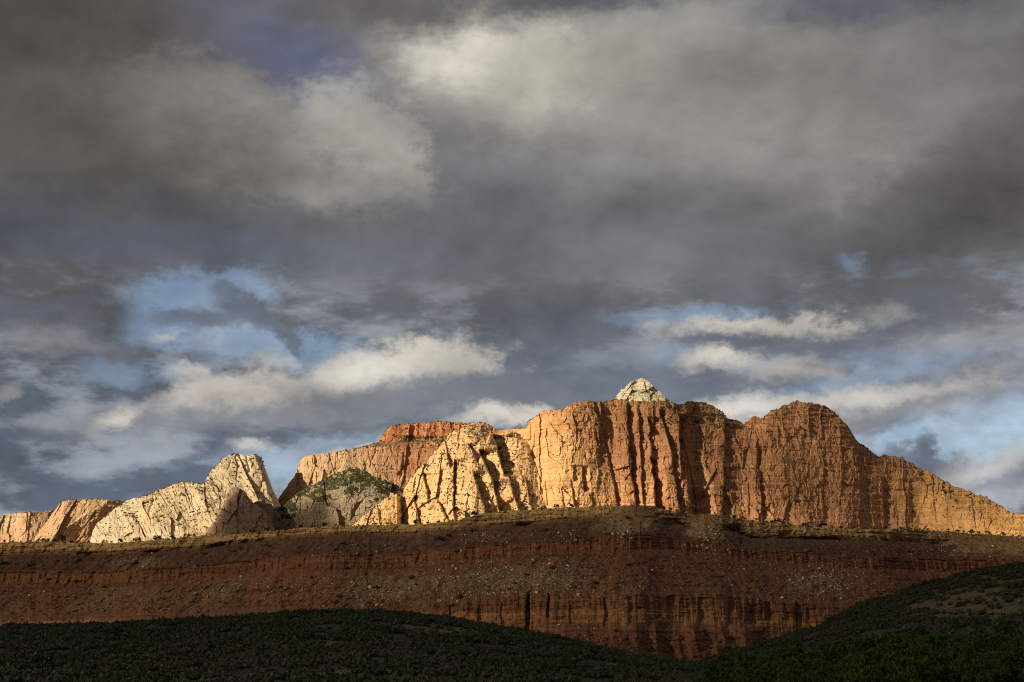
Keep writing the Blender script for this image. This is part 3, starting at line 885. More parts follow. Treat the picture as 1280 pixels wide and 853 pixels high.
def mesa_depth(PX, PY, top, bot):
    base = [1120, 1150, 1156, 1246, 1250, 1306, 1310]
    ls = [np.full_like(PX, 832.0), L5(PX), L4(PX), L3(PX), L2(PX), L1(PX), top + 0 * PX]
    for i in range(5, 0, -1):
        ls[i] = np.maximum(ls[i], ls[i + 1] + 1.0)
    ls[0] = np.maximum(ls[0], ls[1] + 3)
    Y = np.full_like(PX, 0.0)
    B = np.zeros_like(PX)
    wob = 1.2 * fbm(PX / 17, PY / 30, 0.1, 3, 207)
    py = PY + wob * sstep(0, 6, PY - top)
    for i in range(6):
        k = np.clip((ls[i] - py) / (ls[i] - ls[i + 1]), 0, 1)
        Y = Y + k * (base[i + 1] - base[i])
        B = B + k
    below = np.maximum(PY - ls[0], 0)
    Y = Y + base[0] - below * 2.0
    B = np.where(below > 0, 0, B)
    Y = Y + plan(PX)
    P = place(PX, PY, Y)
    X, Z = P[..., 0], P[..., 2]
    band = lambda a, b, s=.25: sstep(a - s, a + .02, B) * sstep(b + s, b - .02, B)
    slope = 1 - np.maximum(np.maximum(band(1, 2), band(3, 4)), band(5, 6))
    cov = cap_cover(PX + 22 * fbm(PX / 15, PY / 9, .9, 4, 205))
    # erosion rills down the slopes; cones of debris in the badlands at the foot
    up = np.clip(B, 0, 6)
    diag = X + 0.5 * (PY - 700) * np.where(PX < 800, .8, -.8)
    Y = Y + slope * (4.6 * (0.4 - ridged(diag / 34, 0.3, Z / 160, 3, 211)) + 3.4 * fbm(X / 10, Y / 14, Z / 5, 5, 212, .62))
    Y = Y + band(0, 1, .3) * sstep(1.2, .7, B) * 18 * (0.55 - ridged(X / 38, .7, Z / 300, 2, 213))
    # cliffs: joints and blocks
    joint = ridged(X / 7.0, 0.2, Z / 60, 3, 214)
    Y = Y + band(1, 2) * (1.3 * (0.2 - joint) + 1.6 * fbm(X / 25, .4, Z / 5, 4, 215)) * sstep(480, 580, PX)
    Y = Y + band(3, 4) * (1.6 * (0.2 - joint) + 1.0 * fbm(X / 9, .4, Z / 3, 3, 216))
    Y = Y + band(5, 6) * cov * (2.2 * (0.2 - ridged(X / 12, .5, Z / 14, 3, 217)) + 2.5 * fbm(X / 30, .4, Z / 3, 4, 218))
    # thin ledges and the overhang under the caprock
    bed = Z / 3.2 + .8 * fbm(X / 70, .4, Z / 20, 2, 219)
    fr = bed - np.floor(bed)
    Y = Y + .9 * (sstep(.7, .95, fr) - fr) * (0.35 + .65 * (1 - slope))
    under = np.exp(-((B - 4.86) / .10) ** 2)
    Y = Y + under * 11.0 * cov * (0.4 + 0.9 * sstep(-.2, .4, fbm(PX / 60, .2, 4.4, 3, 220)))
    under2 = np.exp(-((B - 3.98) / .05) ** 2)
    Y = Y + under2 * 4.0 * sstep(-.3, .2, fbm(PX / 40, .2, 1.4, 3, 221))
    Y = Y + cleft_field(PX, PY, cliff_clefts[:2], 222) + gully_field(PX, PY, [(a, b, c, d, 1.2, 4 * w + 8, .9 * e) for a, b, c, d, w, e in cliff_clefts[2:]], 226)
    Y = Y + band(1, 2) * 1.0 * fbm(X / 5, .3, Z / 7, 3, 231) + band(3, 4) * facets(X, Z, 6, 9, .7, .22, 232) + slope * .8 * fbm(X / 4, Y / 5, Z / 2.5, 3, 233) + band(5, 6) * cov * facets(X + 4 * fbm(X / 9, 0, Z / 5, 2, 235), Z, 9, 5, .9, .24, 234)
    Y = Y + cleft_field(PX, PY, [(838, 648, 846, 657, 20, 6), (915, 655, 922, 664, 22, 6)], 223)
    # where debris covers everything
    tal = fbm(diag / 60, Z / 120, .6, 4, 224) * .45
    for cx, cy, rx, ry, a in ((650, 722, 90, 26, .75), (560, 730, 110, 22, .45), (480, 736, 90, 22, .4), (890, 655, 40, 22, .7), (780, 655, 60, 18, .45), (1030, 728, 60, 20, .6), (180, 705, 60, 9, .4), (210, 745, 120, 24, .3), (620, 672, 60, 8, .4)):
        tal = tal + a * sstep(1.2, .2, np.hypot((PX - cx + .9 * (PY - cy)) / rx, (PY - cy) / ry))
    tal = sstep(.08, .55, tal + .25 * fbm(X / 7, Z / 7, .4, 3, 225))
    return Y, {"band": B, "talus": tal, "cover": cov + 0 * PX}


def mesa_material():
    m = bpy.data.materials.new("red_mesa_rock")
    m.use_nodes = True
    t = NT(m.node_tree)
    g = t.n('ShaderNodeNewGeometry')
    p = g.outputs['Position']

    def at(n):
        a = t.n('ShaderNodeAttribute', attribute_name=n)
        return a.outputs['Fac']
    n1 = t.noise(t.vec('SCALE', p, .02), 1.0, 6, .6).outputs['Fac']
    n2 = t.noise(t.vec('SCALE', p, .18), 1.0, 7, .66).outputs['Fac']
    n3 = t.noise(t.vec('SCALE', p, .9), 1.0, 5, .7).outputs['Fac']
    bed = t.noise(t.vec('MULTIPLY', p, (.006, .006, .32)), 1.0, 5, .65).outputs['Fac']
    run = t.noise(t.vec('MULTIPLY', p, (.35, .35, .03)), 1.0, 4, .6).outputs['Fac']
    b = t.math('DIVIDE', t.math('ADD', at('band'), t.math('MULTIPLY', t.math('SUBTRACT', n1, .5), .25)), 6.0)
    red, dark, tan_, orange = (.235, .078, .033), (.16, .055, .028), (.34, .205, .085), (.36, .125, .042)
    c = t.cramp(b, [(0, (.20, .086, .042)), (.15, (.22, .098, .047)), (.175, (.30, .140, .060)), (.245, (.36, .175, .075)), (.262, (.24, .110, .052)), (.325, (.22, .098, .050)), (.34, (.19, .088, .046)), (.48, (.19, .080, .040)), (.52, (.205, .084, .040)), (.655, (.19, .078, .039)),
                    (.69, (.115, .054, .032)), (.80, (.14, .072, .042)), (.845, (.25, .145, .062)), (.88, (.45, .285, .115)), (1.0, (.52, .345, .145))])
    c = t.mix(t.math('MULTIPLY', t.math('MULTIPLY', t.ramp(bed, .46, .62), t.ramp(n1, .30, .62)), .75), c, (.085, .040, .026))
    c = t.mix(t.math('MULTIPLY', t.ramp(run, .54, .70), .25), c, (.10, .045, .027))
    # greyish debris with sparse scrub on the middle slope
    mid = t.math('MULTIPLY', t.ramp(at('band'), 2.0, 2.25), t.ramp(at('band'), 3.05, 2.75))
    up = t.math('MULTIPLY', t.ramp(at('band'), 4.05, 4.2), t.ramp(at('band'), 5.0, 4.7))
    deb = t.math('MULTIPLY', at('talus'), t.math('ADD', mid, t.math('MULTIPLY', up, .8)))
    c = t.mix(t.math('MULTIPLY', deb, .8), c, t.mix(n3, (.13, .078, .038), (.27, .19, .10)))
    # bare debris over the caprock where it has broken down
    c = t.mix(t.math('MULTIPLY', t.ramp(at('band'), 4.0, 4.6), t.ramp(at('cover'), .6, .1)), c, (.30, .185, .085))
    sp = t.noise(t.vec('SCALE', p, .33), 1.0, 4, .65).outputs['Fac']
    c = t.mix(t.math('MULTIPLY', t.ramp(sp, .54, .64), .65), c, (.055, .042, .022))
    c = t.vec('SCALE', c, t.math('ADD', .05, t.math('ADD', t.math('MULTIPLY', n2, 1.0), t.math('MULTIPLY', n3, .9))))
    bs = t.n('ShaderNodeBsdfPrincipled')
    t.put(bs.inputs['Base Color'], c)
    bs.inputs['Roughness'].default_value = .95
    bs.inputs['Specular IOR Level'].default_value = .1
    bp = t.n('ShaderNodeBump')
    bp.inputs['Strength'].default_value = .9
    bp.inputs['Distance'].default_value = 1.3
    t.put(bp.inputs['Height'], t.math('ADD', n2, t.math('MULTIPLY', n3, .5)))
    t.t.links.new(bp.outputs[0], bs.inputs['Normal'])
    o = t.n('ShaderNodeOutputMaterial')
    t.t.links.new(bs.outputs[0], o.inputs[0])
    return m


relief("red_mesa_hill", L0, lambda x: np.full_like(x, 850.0), -900, 2200, 1560, 440, mesa_depth, mesa_material(), back=350, seed=91, jitter=.9,
       label="long dark red mesa with a tan caprock rim above ledges and boulder slopes")

# ------------------------------------------------------------------ dark scrub hills in front
def hill_material(name, c1, c2, c3):
    m = bpy.data.materials.new(name)
    m.use_nodes = True
    t = NT(m.node_tree)
    g = t.n('ShaderNodeNewGeometry')
    p = g.outputs['Position']
    n1 = t.noise(t.vec('SCALE', p, .03), 1.0, 5, .6).outputs['Fac']
    n2 = t.noise(t.vec('SCALE', p, .5), 1.0, 6, .65).outputs['Fac']
    c = t.mix(t.ramp(n2, .4, .6), c1, c2)
    a = t.n('ShaderNodeAttribute', attribute_name="bare")
    c = t.mix(t.math('MULTIPLY', a.outputs['Fac'], t.ramp(n2, .35, .55)), c, c3)
    c = t.vec('SCALE', c, t.math('ADD', .7, t.math('MULTIPLY', n1, .6)))
    b = t.n('ShaderNodeBsdfPrincipled')
    t.put(b.inputs['Base Color'], c)
    b.inputs['Roughness'].default_value = 1
    b.inputs['Specular IOR Level'].default_value = .05
    bp = t.n('ShaderNodeBump')
    bp.inputs['Distance'].default_value = .4
    t.put(bp.inputs['Height'], n2)
    t.t.links.new(bp.outputs[0], b.inputs['Normal'])
    o = t.n('ShaderNodeOutputMaterial')
    t.t.links.new(b.outputs[0], o.inputs[0])
    return m


M_hill = hill_material("scrub_hill_soil", (.070, .058, .044), (.10, .075, .052), (.24, .16, .075))
west_top = line([(-1000, 900), (-700, 815), (-400, 790), (-200, 786), (0, 785), (130, 783), (200, 779), (280, 774), (360, 768), (440, 766), (480, 766.5), (520, 770), (570, 776), (620, 785), (660, 792), (700, 800), (740, 810), (780, 819), (850, 830), (900, 834), (960, 842), (1040, 862), (1100, 900)])
east_top = line([(780, 900), (840, 842), (880, 828), (920, 814), (960, 803), (1000, 791), (1020, 785), (1050, 770), (1080, 755), (1115, 744), (1150, 733), (1185, 723), (1220, 715), (1250, 710), (1280, 707), (1350, 702), (1450, 704), (1650, 722), (1900, 770), (2150, 850), (2300, 900)])


def hill_depth(y_top, y_bot, bare, seed):
    def depth(PX, PY, top, bot):
        k = np.clip((PY - top) / (bot - top), 0, 1)
        Y = y_top(PX) + (y_bot - y_top(PX)) * (1 - (1 - k) ** 1.0) ** .62
        P = place(PX, PY, Y)
        Y = Y + 4.0 * fbm(P[..., 0] / 40, Y / 60, .2, 4, seed) * sstep(0, .15, k) 
        b = np.zeros_like(PX)
        for cx, cy, rx, ry, a in bare:
            b = np.maximum(b, a * sstep(1.3, .5, np.hypot((PX - cx) / rx, (PY - cy) / ry) + .5 * fbm(PX / 12, PY / 5, .3, 3, seed + 3)))
        return Y, {"bare": b}
    return depth


west_bare = [(500, 783, 50, 7, .85), (560, 791, 60, 7, .85), (405, 804, 26, 6, .8), (5, 818, 32, 9, .9), (620, 797, 40, 5, .6)]
east_bare = [(1230, 755, 80, 24, .95), (1165, 757, 40, 8, .9), (1250, 732, 50, 12, .7)]
relief("west_scrub_hill", west_top, lambda x: np.full_like(x, 905.0), -1000, 1100, 800, 200,
       hill_depth(lambda x: 400 + 0 * x, 150, west_bare, 401), M_hill, back=120, seed=95, jitter=.4, smooth=True, label="low dark sagebrush hill in front of the red mesa on the west side")
relief("east_scrub_hill", east_top, lambda x: np.full_like(x, 905.0), 780, 2300, 560, 240,
       hill_depth(lambda x: 560 + 0 * x, 240, east_bare, 411), M_hill, back=200, seed=96, jitter=.4, smooth=True, label="dark scrub hill rising to the east edge of the view")


# ------------------------------------------------------------------ scatter helpers
def pick_surface(name, px, py):
    """surface point of a landform nearest to the given row and column"""
    PX, PY, P, N = SURF[name]
    j = int(np.clip(np.searchsorted(PX[0], px), 0, PX.shape[1] - 1))
    i = int(np.argmin(np.abs(PY[:, j] - py)))
    return P[i, j], N[i, j]


def lump(seed, sub=2, rough=.35, squash=.7):
    """uneven rounded body as vertex and triangle arrays, about one unit across"""
    import bmesh
    bm = bmesh.new()
    bmesh.ops.create_icosphere(bm, subdivisions=sub, radius=.5)
    v = np.array([x.co[:] for x in bm.verts])
    f = np.array([[q.index for q in p.verts] for p in bm.faces])
    bm.free()
    r = 1 + rough * fbm(v[:, 0] * 3 + seed, v[:, 1] * 3, v[:, 2] * 3, 3, seed)
    v = v * r[:, None]
    v[:, 2] = v[:, 2] * squash
    return v, f


def merge(templates, pts, sizes, r, sink=.1):
    V, T, off = [], [], 0
    for p, s in zip(pts, sizes):
        v, f = templates[r.integers(len(templates))]
        a = r.uniform(0, 6.283)
        R = np.array([[math.cos(a), -math.sin(a), 0], [math.sin(a), math.cos(a), 0], [0, 0, 1]])
        q = (v @ R.T) * (s * np.array([1, 1, r.uniform(.8, 1.2)])) + p + np.array([0, 0, s * (.3 - sink)])
        V.append(q)
        T.append(f + off)
        off += len(v)
    return np.concatenate(V), np.concatenate(T)


def rock_template(seed):
    """angular fallen block"""
    import bmesh
    r = np.random.default_rng(seed)
    bm = bmesh.new()
    for _ in range(16):
        d = r.normal(size=3)
        d /= np.linalg.norm(d)
        bm.verts.new(d * np.array([.55, .45, .4]) * r.uniform(.8, 1.1))
    h = bmesh.ops.convex_hull(bm, input=bm.verts)
    bmesh.ops.delete(bm, geom=[e for e in h['geom_interior'] if isinstance(e, bmesh.types.BMVert)], context='VERTS')
    bmesh.ops.triangulate(bm, faces=bm.faces)
    bm.verts.index_update()
    v = np.array([x.co[:] for x in bm.verts])
    f = np.array([[q.index for q in p.verts] for p in bm.faces])
    bm.free()
    return v, f


def bush_template(seed, leaves=70, leaf=.16, core=True):
    """small shrub: many leaf clumps through an uneven crown"""
    r = np.random.default_rng(seed)
    V, T, off = [], [], 0
    if core:
        v, f = lump(seed, 1, .3, .75)
        v = v * .75
        V.append(v)
        T.append(f)
        off = len(v)
    c = r.normal(size=(6, 3)) * np.array([.22, .22, .12])
    for k in range(leaves):
        d = r.normal(size=3)
        d /= np.linalg.norm(d)
        p = c[r.integers(6)] + d * r.uniform(.12, .30)
        p[2] = max(p[2], -.33) * .95
        a, b = r.normal(size=3), r.normal(size=3)
        a /= np.linalg.norm(a)
        b = np.cross(a, b)
        b /= np.linalg.norm(b) + 1e-9
        s = leaf * r.uniform(.6, 1.3)
        V.append(np.array([p - a * s, p + b * s * .7, p + a * s, p - b * s * .7]))
        T.append(np.array([[0, 1, 2], [0, 2, 3]]) + off)
        off += 4
    return np.concatenate(V), np.concatenate(T)


def tag(o, label, cat, group=None):
    o['label'] = label
    o['category'] = cat
    if group:
        o['group'] = group


# ------------------------------------------------------------------ scrub on the far cliffs (reads as one cover)
M_scrub = simple("far_scrub_green", (.055, .060, .026), (.085, .080, .034), .05)
lumps = [lump(500 + i, 1, .4, .75) for i in range(5)]


def far_scrub(name, surf, n, size, nzmin, pxr, pyr, seed, rimshare=.3, clump=.0, need=None):
    PX, PY, P, N = SURF[surf]
    r = np.random.default_rng(seed)
    ok = (PX > pxr[0]) & (PX < pxr[1]) & (PY > pyr[0]) & (PY < pyr[1]) & (np.abs(N[..., 2]) > nzmin)
    ok &= fbm(PX / 10, PY / 7, .7, 3, seed) > clump
    if need is not None:
        ok &= need(PX, PY)
    idx = np.argwhere(ok)
    k = int(n * (1 - rimshare))
    pts = [P[tuple(i)] for i in idx[r.integers(len(idx), size=k)]] if len(idx) else []
    jj = np.argwhere((PX[-1] > pxr[0]) & (PX[-1] < pxr[1]) & (fbm(PX[-1] / 14, .4, .7, 3, seed + 1) > clump - .1) & (PY[-1] < pyr[1]))[:, 0]
    for _ in range(n - k):
        if len(jj):
            p = P[-1 - r.integers(2), jj[r.integers(len(jj))]].copy()
            p[1] += r.uniform(0, 15)
            pts.append(p)
    V, T = merge(lumps, pts, r.uniform(*size, len(pts)), r, .2)
    me = mesh_from(name, V, tris=T)
    add_obj(name, me, M_scrub, kind='stuff')


far_scrub("dome_scrub_vegetation", "scrubby_dome_mountain", 2700, (3, 9), .1, (345, 512), (585, 655), 601, .08, -.2, lambda x, y: y < np.interp(x, [345, 400, 450, 490, 512], [642, 620, 606, 628, 640]) + 34 * fbm(x / 16, y / 9, .2, 3, 77))
far_scrub("spur_scrub_vegetation", "broken_spur_mountain", 1300, (3, 7), .25, (440, 690), (530, 655), 602, .1, .05)
far_scrub("ridge_scrub_vegetation", "pale_ridge_mountain", 600, (4, 10), .35, (125, 330), (565, 660), 603, .5, .0)
far_scrub("rim_scrub_vegetation", "red_wall_mountain", 1000, (3, 8), .4, (640, 1280), (495, 650), 604, .55, -.05)
far_scrub("terrace_scrub_vegetation", "table_mountain", 260, (4, 8), .0, (498, 572), (545, 553.5), 608, .0, -.3)
far_scrub("shoulder_scrub_vegetation", "red_wall_mountain", 500, (3.5, 7), .1, (825, 935), (502, 536), 609, .2, -.05)
far_scrub("table_scrub_vegetation", "table_mountain", 700, (3.5, 8), .45, (376, 615), (526, 565), 605, .6, -.4)
far_scrub("west_scrub_vegetation", "pale_cliff_mountain", 120, (4, 8), .4, (75, 160), (620, 660), 606, .9, -.2)
far_scrub("end_scrub_vegetation", "far_cliff_mountain", 120, (4, 8), .4, (-60, 70), (635, 660), 607, .9, -.2)

# ------------------------------------------------------------------ mesa: junipers on the rim, shrubs and boulders on the slopes
M_juniper = simple("juniper_green", (.020, .024, .011), (.038, .040, .018), .6)
M_bark = simple("grey_bark", (.11, .08, .055), (.07, .05, .035), 2.0)


def trunk_mesh(name, h, r0, seed, limbs=4, spread=.35):
    """tapered trunk with limbs, skinned by rings"""
    r = np.random.default_rng(seed)
    V, Q = [], []

    def tube(p0, p1, a, b, n=5, seg=4):
        base = len(V)
        p0, p1 = np.array(p0, float), np.array(p1, float)
        d = (p1 - p0) / np.linalg.norm(p1 - p0)
        x = np.cross(d, [.3, .9, .1])
        x /= np.linalg.norm(x)
        y = np.cross(d, x)
        for i in range(seg + 1):
            k = i / seg
            c = p0 + (p1 - p0) * k + (r.normal(size=3) * .03 * h if 0 < i < seg else 0)
            rad = a + (b - a) * k
            for j in range(n):
                th = 6.2832 * j / n
                V.append(c + rad * (math.cos(th) * x + math.sin(th) * y))
        for i in range(seg):
            for j in range(n):
                Q.append([base + i * n + j, base + i * n + (j + 1) % n, base + (i + 1) * n + (j + 1) % n, base + (i + 1) * n + j])
    tube((0, 0, -.1 * h), (0, 0, .55 * h), r0, r0 * .5)
    for i in range(limbs):
        th = 6.2832 * (i + r.uniform(0, .5)) / limbs
        z0 = r.uniform(.25, .5) * h
        tube((0, 0, z0), (math.cos(th) * spread * h, math.sin(th) * spread * h, z0 + r.uniform(.25, .4) * h), r0 * .45, r0 * .15, 4, 3)
    return mesh_from(name, np.array(V), np.array(Q), smooth=True)


def juniper_crown(seed):
    r = np.random.default_rng(seed)
    V, T, off = [], [], 0
    for k in range(7):
        v, f = bush_template(seed * 31 + k, 26, .13, True)
        c = np.array([r.normal() * .2, r.normal() * .2, r.uniform(.28, .72)])
        s = r.uniform(.4, .62)
        V.append(v * s + c)
        T.append(f + off)
        off += len(v)
    return np.concatenate(V), np.concatenate(T)


jun = []
for i in range(4):
    v, f = juniper_crown(700 + i)
    jun.append((mesh_from("juniper_crown", v, tris=f), trunk_mesh("juniper_trunk", .8, .06, 720 + i, 3, .25)))
    jun[-1][0].materials.append(M_juniper)
    jun[-1][1].materials.append(M_bark)


def plant(name, pair, loc, s, wide, rot, label, cat, group):
    root = bpy.data.objects.new(name, None)
    root.empty_display_size = .5
    COL.objects.link(root)
    root.location = loc
    root.rotation_euler = (0, 0, rot)
    root.scale = (s * wide, s * wide, s)
    tag(root, label, cat, group)
    for nm, me in (("crown", pair[0]), ("trunk", pair[1])):
        c = bpy.data.objects.new(nm, me)
        COL.objects.link(c)
        c.parent = root
    return root


def behind_what(px):
    for a, b, s in ((-200, 45, "the far orange cliff"), (45, 112, "the pale flat cliff"), (112, 180, "the low white ridge"), (180, 255, "the high white ridge"), (255, 335, "the brown spur"), (335, 440, "the scrubby dome"),
                    (440, 520, "the cream spur's tip"), (520, 580, "the cream spur's gullies"), (580, 660, "the cream spur's summit"), (660, 715, "the cream wall end"), (715, 770, "the first wall clefts"),
                    (770, 830, "the white summit cap"), (830, 870, "the widest wall cleft"), (870, 920, "the wall's flat shoulder"), (920, 960, "the notch in the wall"), (960, 1020, "the rounded dome's summit"),
                    (1020, 1080, "the rounded dome's east edge"), (1080, 1180, "the wall's east shoulder"), (1180, 1500, "the sunlit east tail")):
        if a <= px < b:
            return s


rim_list = [(4, 4), (15, 2.5), (25, 2.5), (37, 3), (48, 4), (53, 4.5), (58, 5), (66, 4), (77, 7.5), (88, 4), (94, 3), (110, 3.5), (129, 4), (133, 3), (138, 3), (149, 6.5), (166, 4.5), (172, 5), (195, 7.5), (215, 5.5), (230, 4), (236, 4.5), (242, 3.5),
            (290, 3), (312, 4), (318, 4), (333, 5), (345, 3), (362, 2.5), (376, 4.5), (390, 2.5), (404, 6), (420, 3), (447, 2.5), (470, 3), (490, 2.5), (508, 3), (520, 5), (534, 3), (548, 3), (565, 2.5), (593, 5.5), (614, 2.5), (641, 2), (659, 4), (676, 2), (695, 5.5), (714, 5.5),
            (740, 2), (772, 2), (821, 3.5), (829, 4.5), (837, 4), (846, 3), (855, 3), (880, 2.5), (893, 2.5), (906, 4), (918, 5.5), (930, 5), (945, 3.5), (958, 3), (966, 5), (972, 5), (985, 4), (1004, 5), (1012, 3.5), (1027, 7.5), (1040, 3), (1052, 3.5), (1068, 3), (1080, 3.5), (1093, 3), (1107, 4.5), (1128, 5), (1137, 4),
            (1150, 3), (1160, 3), (1185, 3.5), (1197, 5.5), (1205, 4), (1214, 6), (1224, 4), (1235, 5), (1253, 5.5), (1266, 3), (1275, 3)]
r = np.random.default_rng(77)
for i, (px, sz) in enumerate(rim_list):
    PX, PY, P, N = SURF["red_mesa_hill"]
    j = int(np.clip(np.searchsorted(PX[0], px), 0, PX.shape[1] - 1))
    p = P[-1, j] + np.array([0, 1.0, -.25])
    size = "large" if sz >= 6 else "middling" if sz >= 4 else "small"
    wide = r.uniform(1.0, 1.35)
    plant("juniper_tree", jun[i % 4], p, sz * .95, wide, r.uniform(0, 6.28), f"{size} dark juniper on the mesa rim against {behind_what(px)}", "tree", "junipers along the mesa rim")

M_shrub = simple("slope_shrub_olive", (.032, .034, .015), (.055, .052, .024), .6)
shrub_mesh = []
for i in range(4):
    v, f = bush_template(800 + i, 80, .13)
    v = v + np.array([0, 0, .3])
    me = mesh_from("shrub", v, tris=f)
    me.materials.append(M_shrub)
    shrub_mesh.append(me)


def slope_zone(px, py):
    return "under the tan caprock" if py < L2(px) else "between the red ledges" if py < .5 * L3(px) + .5 * L4(px) else "above the lower cliff" if py < L4(px) + 1 else "at the mesa foot"


shrubs = [(168, 706, 8), (3, 706, 7), (97, 693, 6), (255, 693, 4), (292, 690, 4), (336, 684, 4), (432, 712, 4), (515, 724, 6), (470, 736, 5), (549, 674, 6), (561, 671, 5), (590, 665, 6), (572, 690, 5), (553, 676, 7), (682, 664, 5), (692, 712, 6), (784, 649, 6), (760, 668, 3), (660, 720, 3.5), (575, 748, 5),
          (420, 755, 6), (425, 747, 5), (745, 730, 5), (820, 772, 5), (830, 655, 4), (1135, 690, 4), (1010, 690, 4), (60, 725, 4), (95, 728, 6), (130, 735, 4), (205, 750, 4), (245, 745, 4), (350, 735, 4), (640, 790, 5), (720, 800, 4), (770, 790, 4), (880, 790, 4)]
for _ in range(90):
    px = r.uniform(0, 1275)
    py = r.uniform(L1(px) + 4, L4(px) + 8)
    shrubs.append((px, py, r.uniform(1.4, 3.2)))
for i, (px, py, sz) in enumerate(shrubs):
    p, n = pick_surface("red_mesa_hill", px, py)
    o = bpy.data.objects.new("slope_shrub", shrub_mesh[i % 4])
    COL.objects.link(o)
    o.location = p
    o.rotation_euler = (0, 0, r.uniform(0, 6.28))
    o.scale = (sz * 1.1, sz * 1.1, sz * .85)
    size = "big" if sz >= 5 else "middling" if sz > 3.2 else "small"
    tag(o, f"{size} dark olive shrub {slope_zone(px, py)}, below {behind_what(px)}", "shrub", "shrubs on the mesa slope")

M_boulder = rock("pale_boulder_stone", (.52, .42, .29), (.46, .34, .21), (.38, .27, .16), s=14, veg=0, streak=.1, strata=.2, bump=.4)
M_boulder_red = rock("reddish_boulder_stone", (.30, .17, .09), (.25, .12, .06), (.2, .1, .05), s=14, veg=0, streak=.1, strata=.2, bump=.4)
boulder_mesh = []
rt = [rock_template(900 + i) for i in range(6)]
for i, (v, f) in enumerate(rt):
    for mt in (M_boulder, M_boulder_red):
        me = mesh_from("boulder", v, tris=f)
        me.materials.append(mt)
        boulder_mesh.append(me)

# talus fans: centre, radii, slant, share
fans = [(640, 722, 70, 22, 5), (690, 720, 40, 22, 3), (600, 742, 60, 9, 2), (470, 735, 70, 20, 4), (560, 720, 60, 20, 2), (883, 668, 16, 14, 1.6), (1030, 728, 42, 18, 3.4), (180, 703, 45, 7, 1.6), (780, 668, 20, 9, .8), (610, 672, 30, 7, .9),
        (700, 672, 35, 7, .7), (350, 735, 60, 18, 1.4), (230, 740, 80, 18, 1.3), (90, 745, 90, 20, 1.0), (700, 796, 60, 8, .8), (760, 735, 40, 10, .8), (1180, 690, 80, 10, .7), (820, 800, 120, 14, .5), (430, 690, 80, 9, .6), (960, 700, 120, 14, .5), (660, 705, 640, 60, 3.0)]
wts = np.array([f[4] for f in fans], float)
wts /= wts.sum()


def fan_point(r):
    while True:
        c = fans[r.choice(len(fans), p=wts)]
        px = c[0] + r.normal() * c[2] * .6
        py = c[1] + r.normal() * c[3] * .6
        if 0 < px < 1278 and L1(px) + 2 < py < 825 and not (L4(px) + 2 < py < L5(px) and 560 < px < 1000):
            return px, py


hero = [(666, 701, 3.6), (686, 706, 3.2), (723, 744, 3.4), (640, 713, 2.6), (512, 736, 3.6), (463, 736, 5), (549, 752, 4), (551, 752, 3), (572, 753, 3), (570, 712, 3), (573, 722, 3), (549, 713, 2.6), (549, 723, 2.4), (977, 748, 3), (1056, 733, 2.6), (1003, 724, 2.6), (1019, 722, 2.4), (914, 732, 3),
        (55, 740, 2.6), (36, 745, 2.6), (178, 709, 3), (815, 714, 2.6), (888, 664, 3), (884, 676, 2.6), (877, 683, 3.4), (883, 686, 2.6), (766, 668, 2.6), (779, 669, 3), (874, 671, 2.2), (1193, 689, 3), (1275, 673, 2.6), (1240, 683, 2.4), (653, 806, 2.6), (694, 795, 3.6), (685, 797, 3), (698, 782, 2.2), (700, 803, 3), (606, 669, 3), (604, 668, 2.4), (634, 679, 2.6), (404, 758, 2.6), (452, 758, 2.6), (471, 757, 3), (477, 757, 2.6)]
pts = [(a, b, c) for a, b, c in hero]
while len(pts) < 290:
    px, py = fan_point(r)
    pts.append((px, py, float(np.clip(r.gamma(2.2, .45) + .9, 1.1, 3.2))))
for i, (px, py, sz) in enumerate(pts):
    p, n = pick_surface("red_mesa_hill", px, py)
    redd = i >= len(hero) and r.random() < .4
    o = bpy.data.objects.new("boulder", boulder_mesh[2 * (i % 6) + int(redd)])
    COL.objects.link(o)
    o.location = p + np.array([0, -.1, sz * .18])
    o.rotation_euler = (r.uniform(-.4, .4), r.uniform(-.4, .4), r.uniform(0, 6.28))
    o.scale = (sz * 1.1, sz * 1.1, sz)
    size = "large" if sz >= 3 else "middling" if sz > 2 else "small"
    tag(o, f"{size} {'reddish' if redd else 'pale'} boulder {slope_zone(px, py)}, below {behind_what(px)}", "boulder", "boulders scattered on the mesa slope")

rp, rs = [], []
for _ in range(9000):
    px, py = fan_point(r)
    if fbm(px / 12.0, py / 7.0, .3, 3, 951) < r.uniform(-.35, .45):
        continue
    p, n = pick_surface("red_mesa_hill", px, py)
    rp.append(p)
    rs.append(float(np.clip(.45 + r.gamma(1.6, .25), .45, 1.7)))
V, T = merge(rt, rp, rs, r, .15)
add_obj("talus_rubble", mesh_from("talus_rubble", V, tris=T), M_boulder, kind='stuff', label="fine pale rock rubble strewn over the mesa slopes")
rp, rs = [], []
for i in range(5200):
    px = r.uniform(-20, 1300)
    py = r.uniform(L0(px) + 2, L4(px) + 20) if i > 350 else L0(px) - 3
    p, n = pick_surface("red_mesa_hill", px, py)
    rp.append(p)
    rs.append(r.uniform(.6, 1.6))
bt = [bush_template(820 + i, 18, .2) for i in range(5)]
V, T = merge(bt, rp, rs, r, .1)
add_obj("mesa_undergrowth", mesh_from("mesa_undergrowth", V, tris=T), M_shrub, kind='stuff', label="sparse low brush over the mesa slopes and rim")

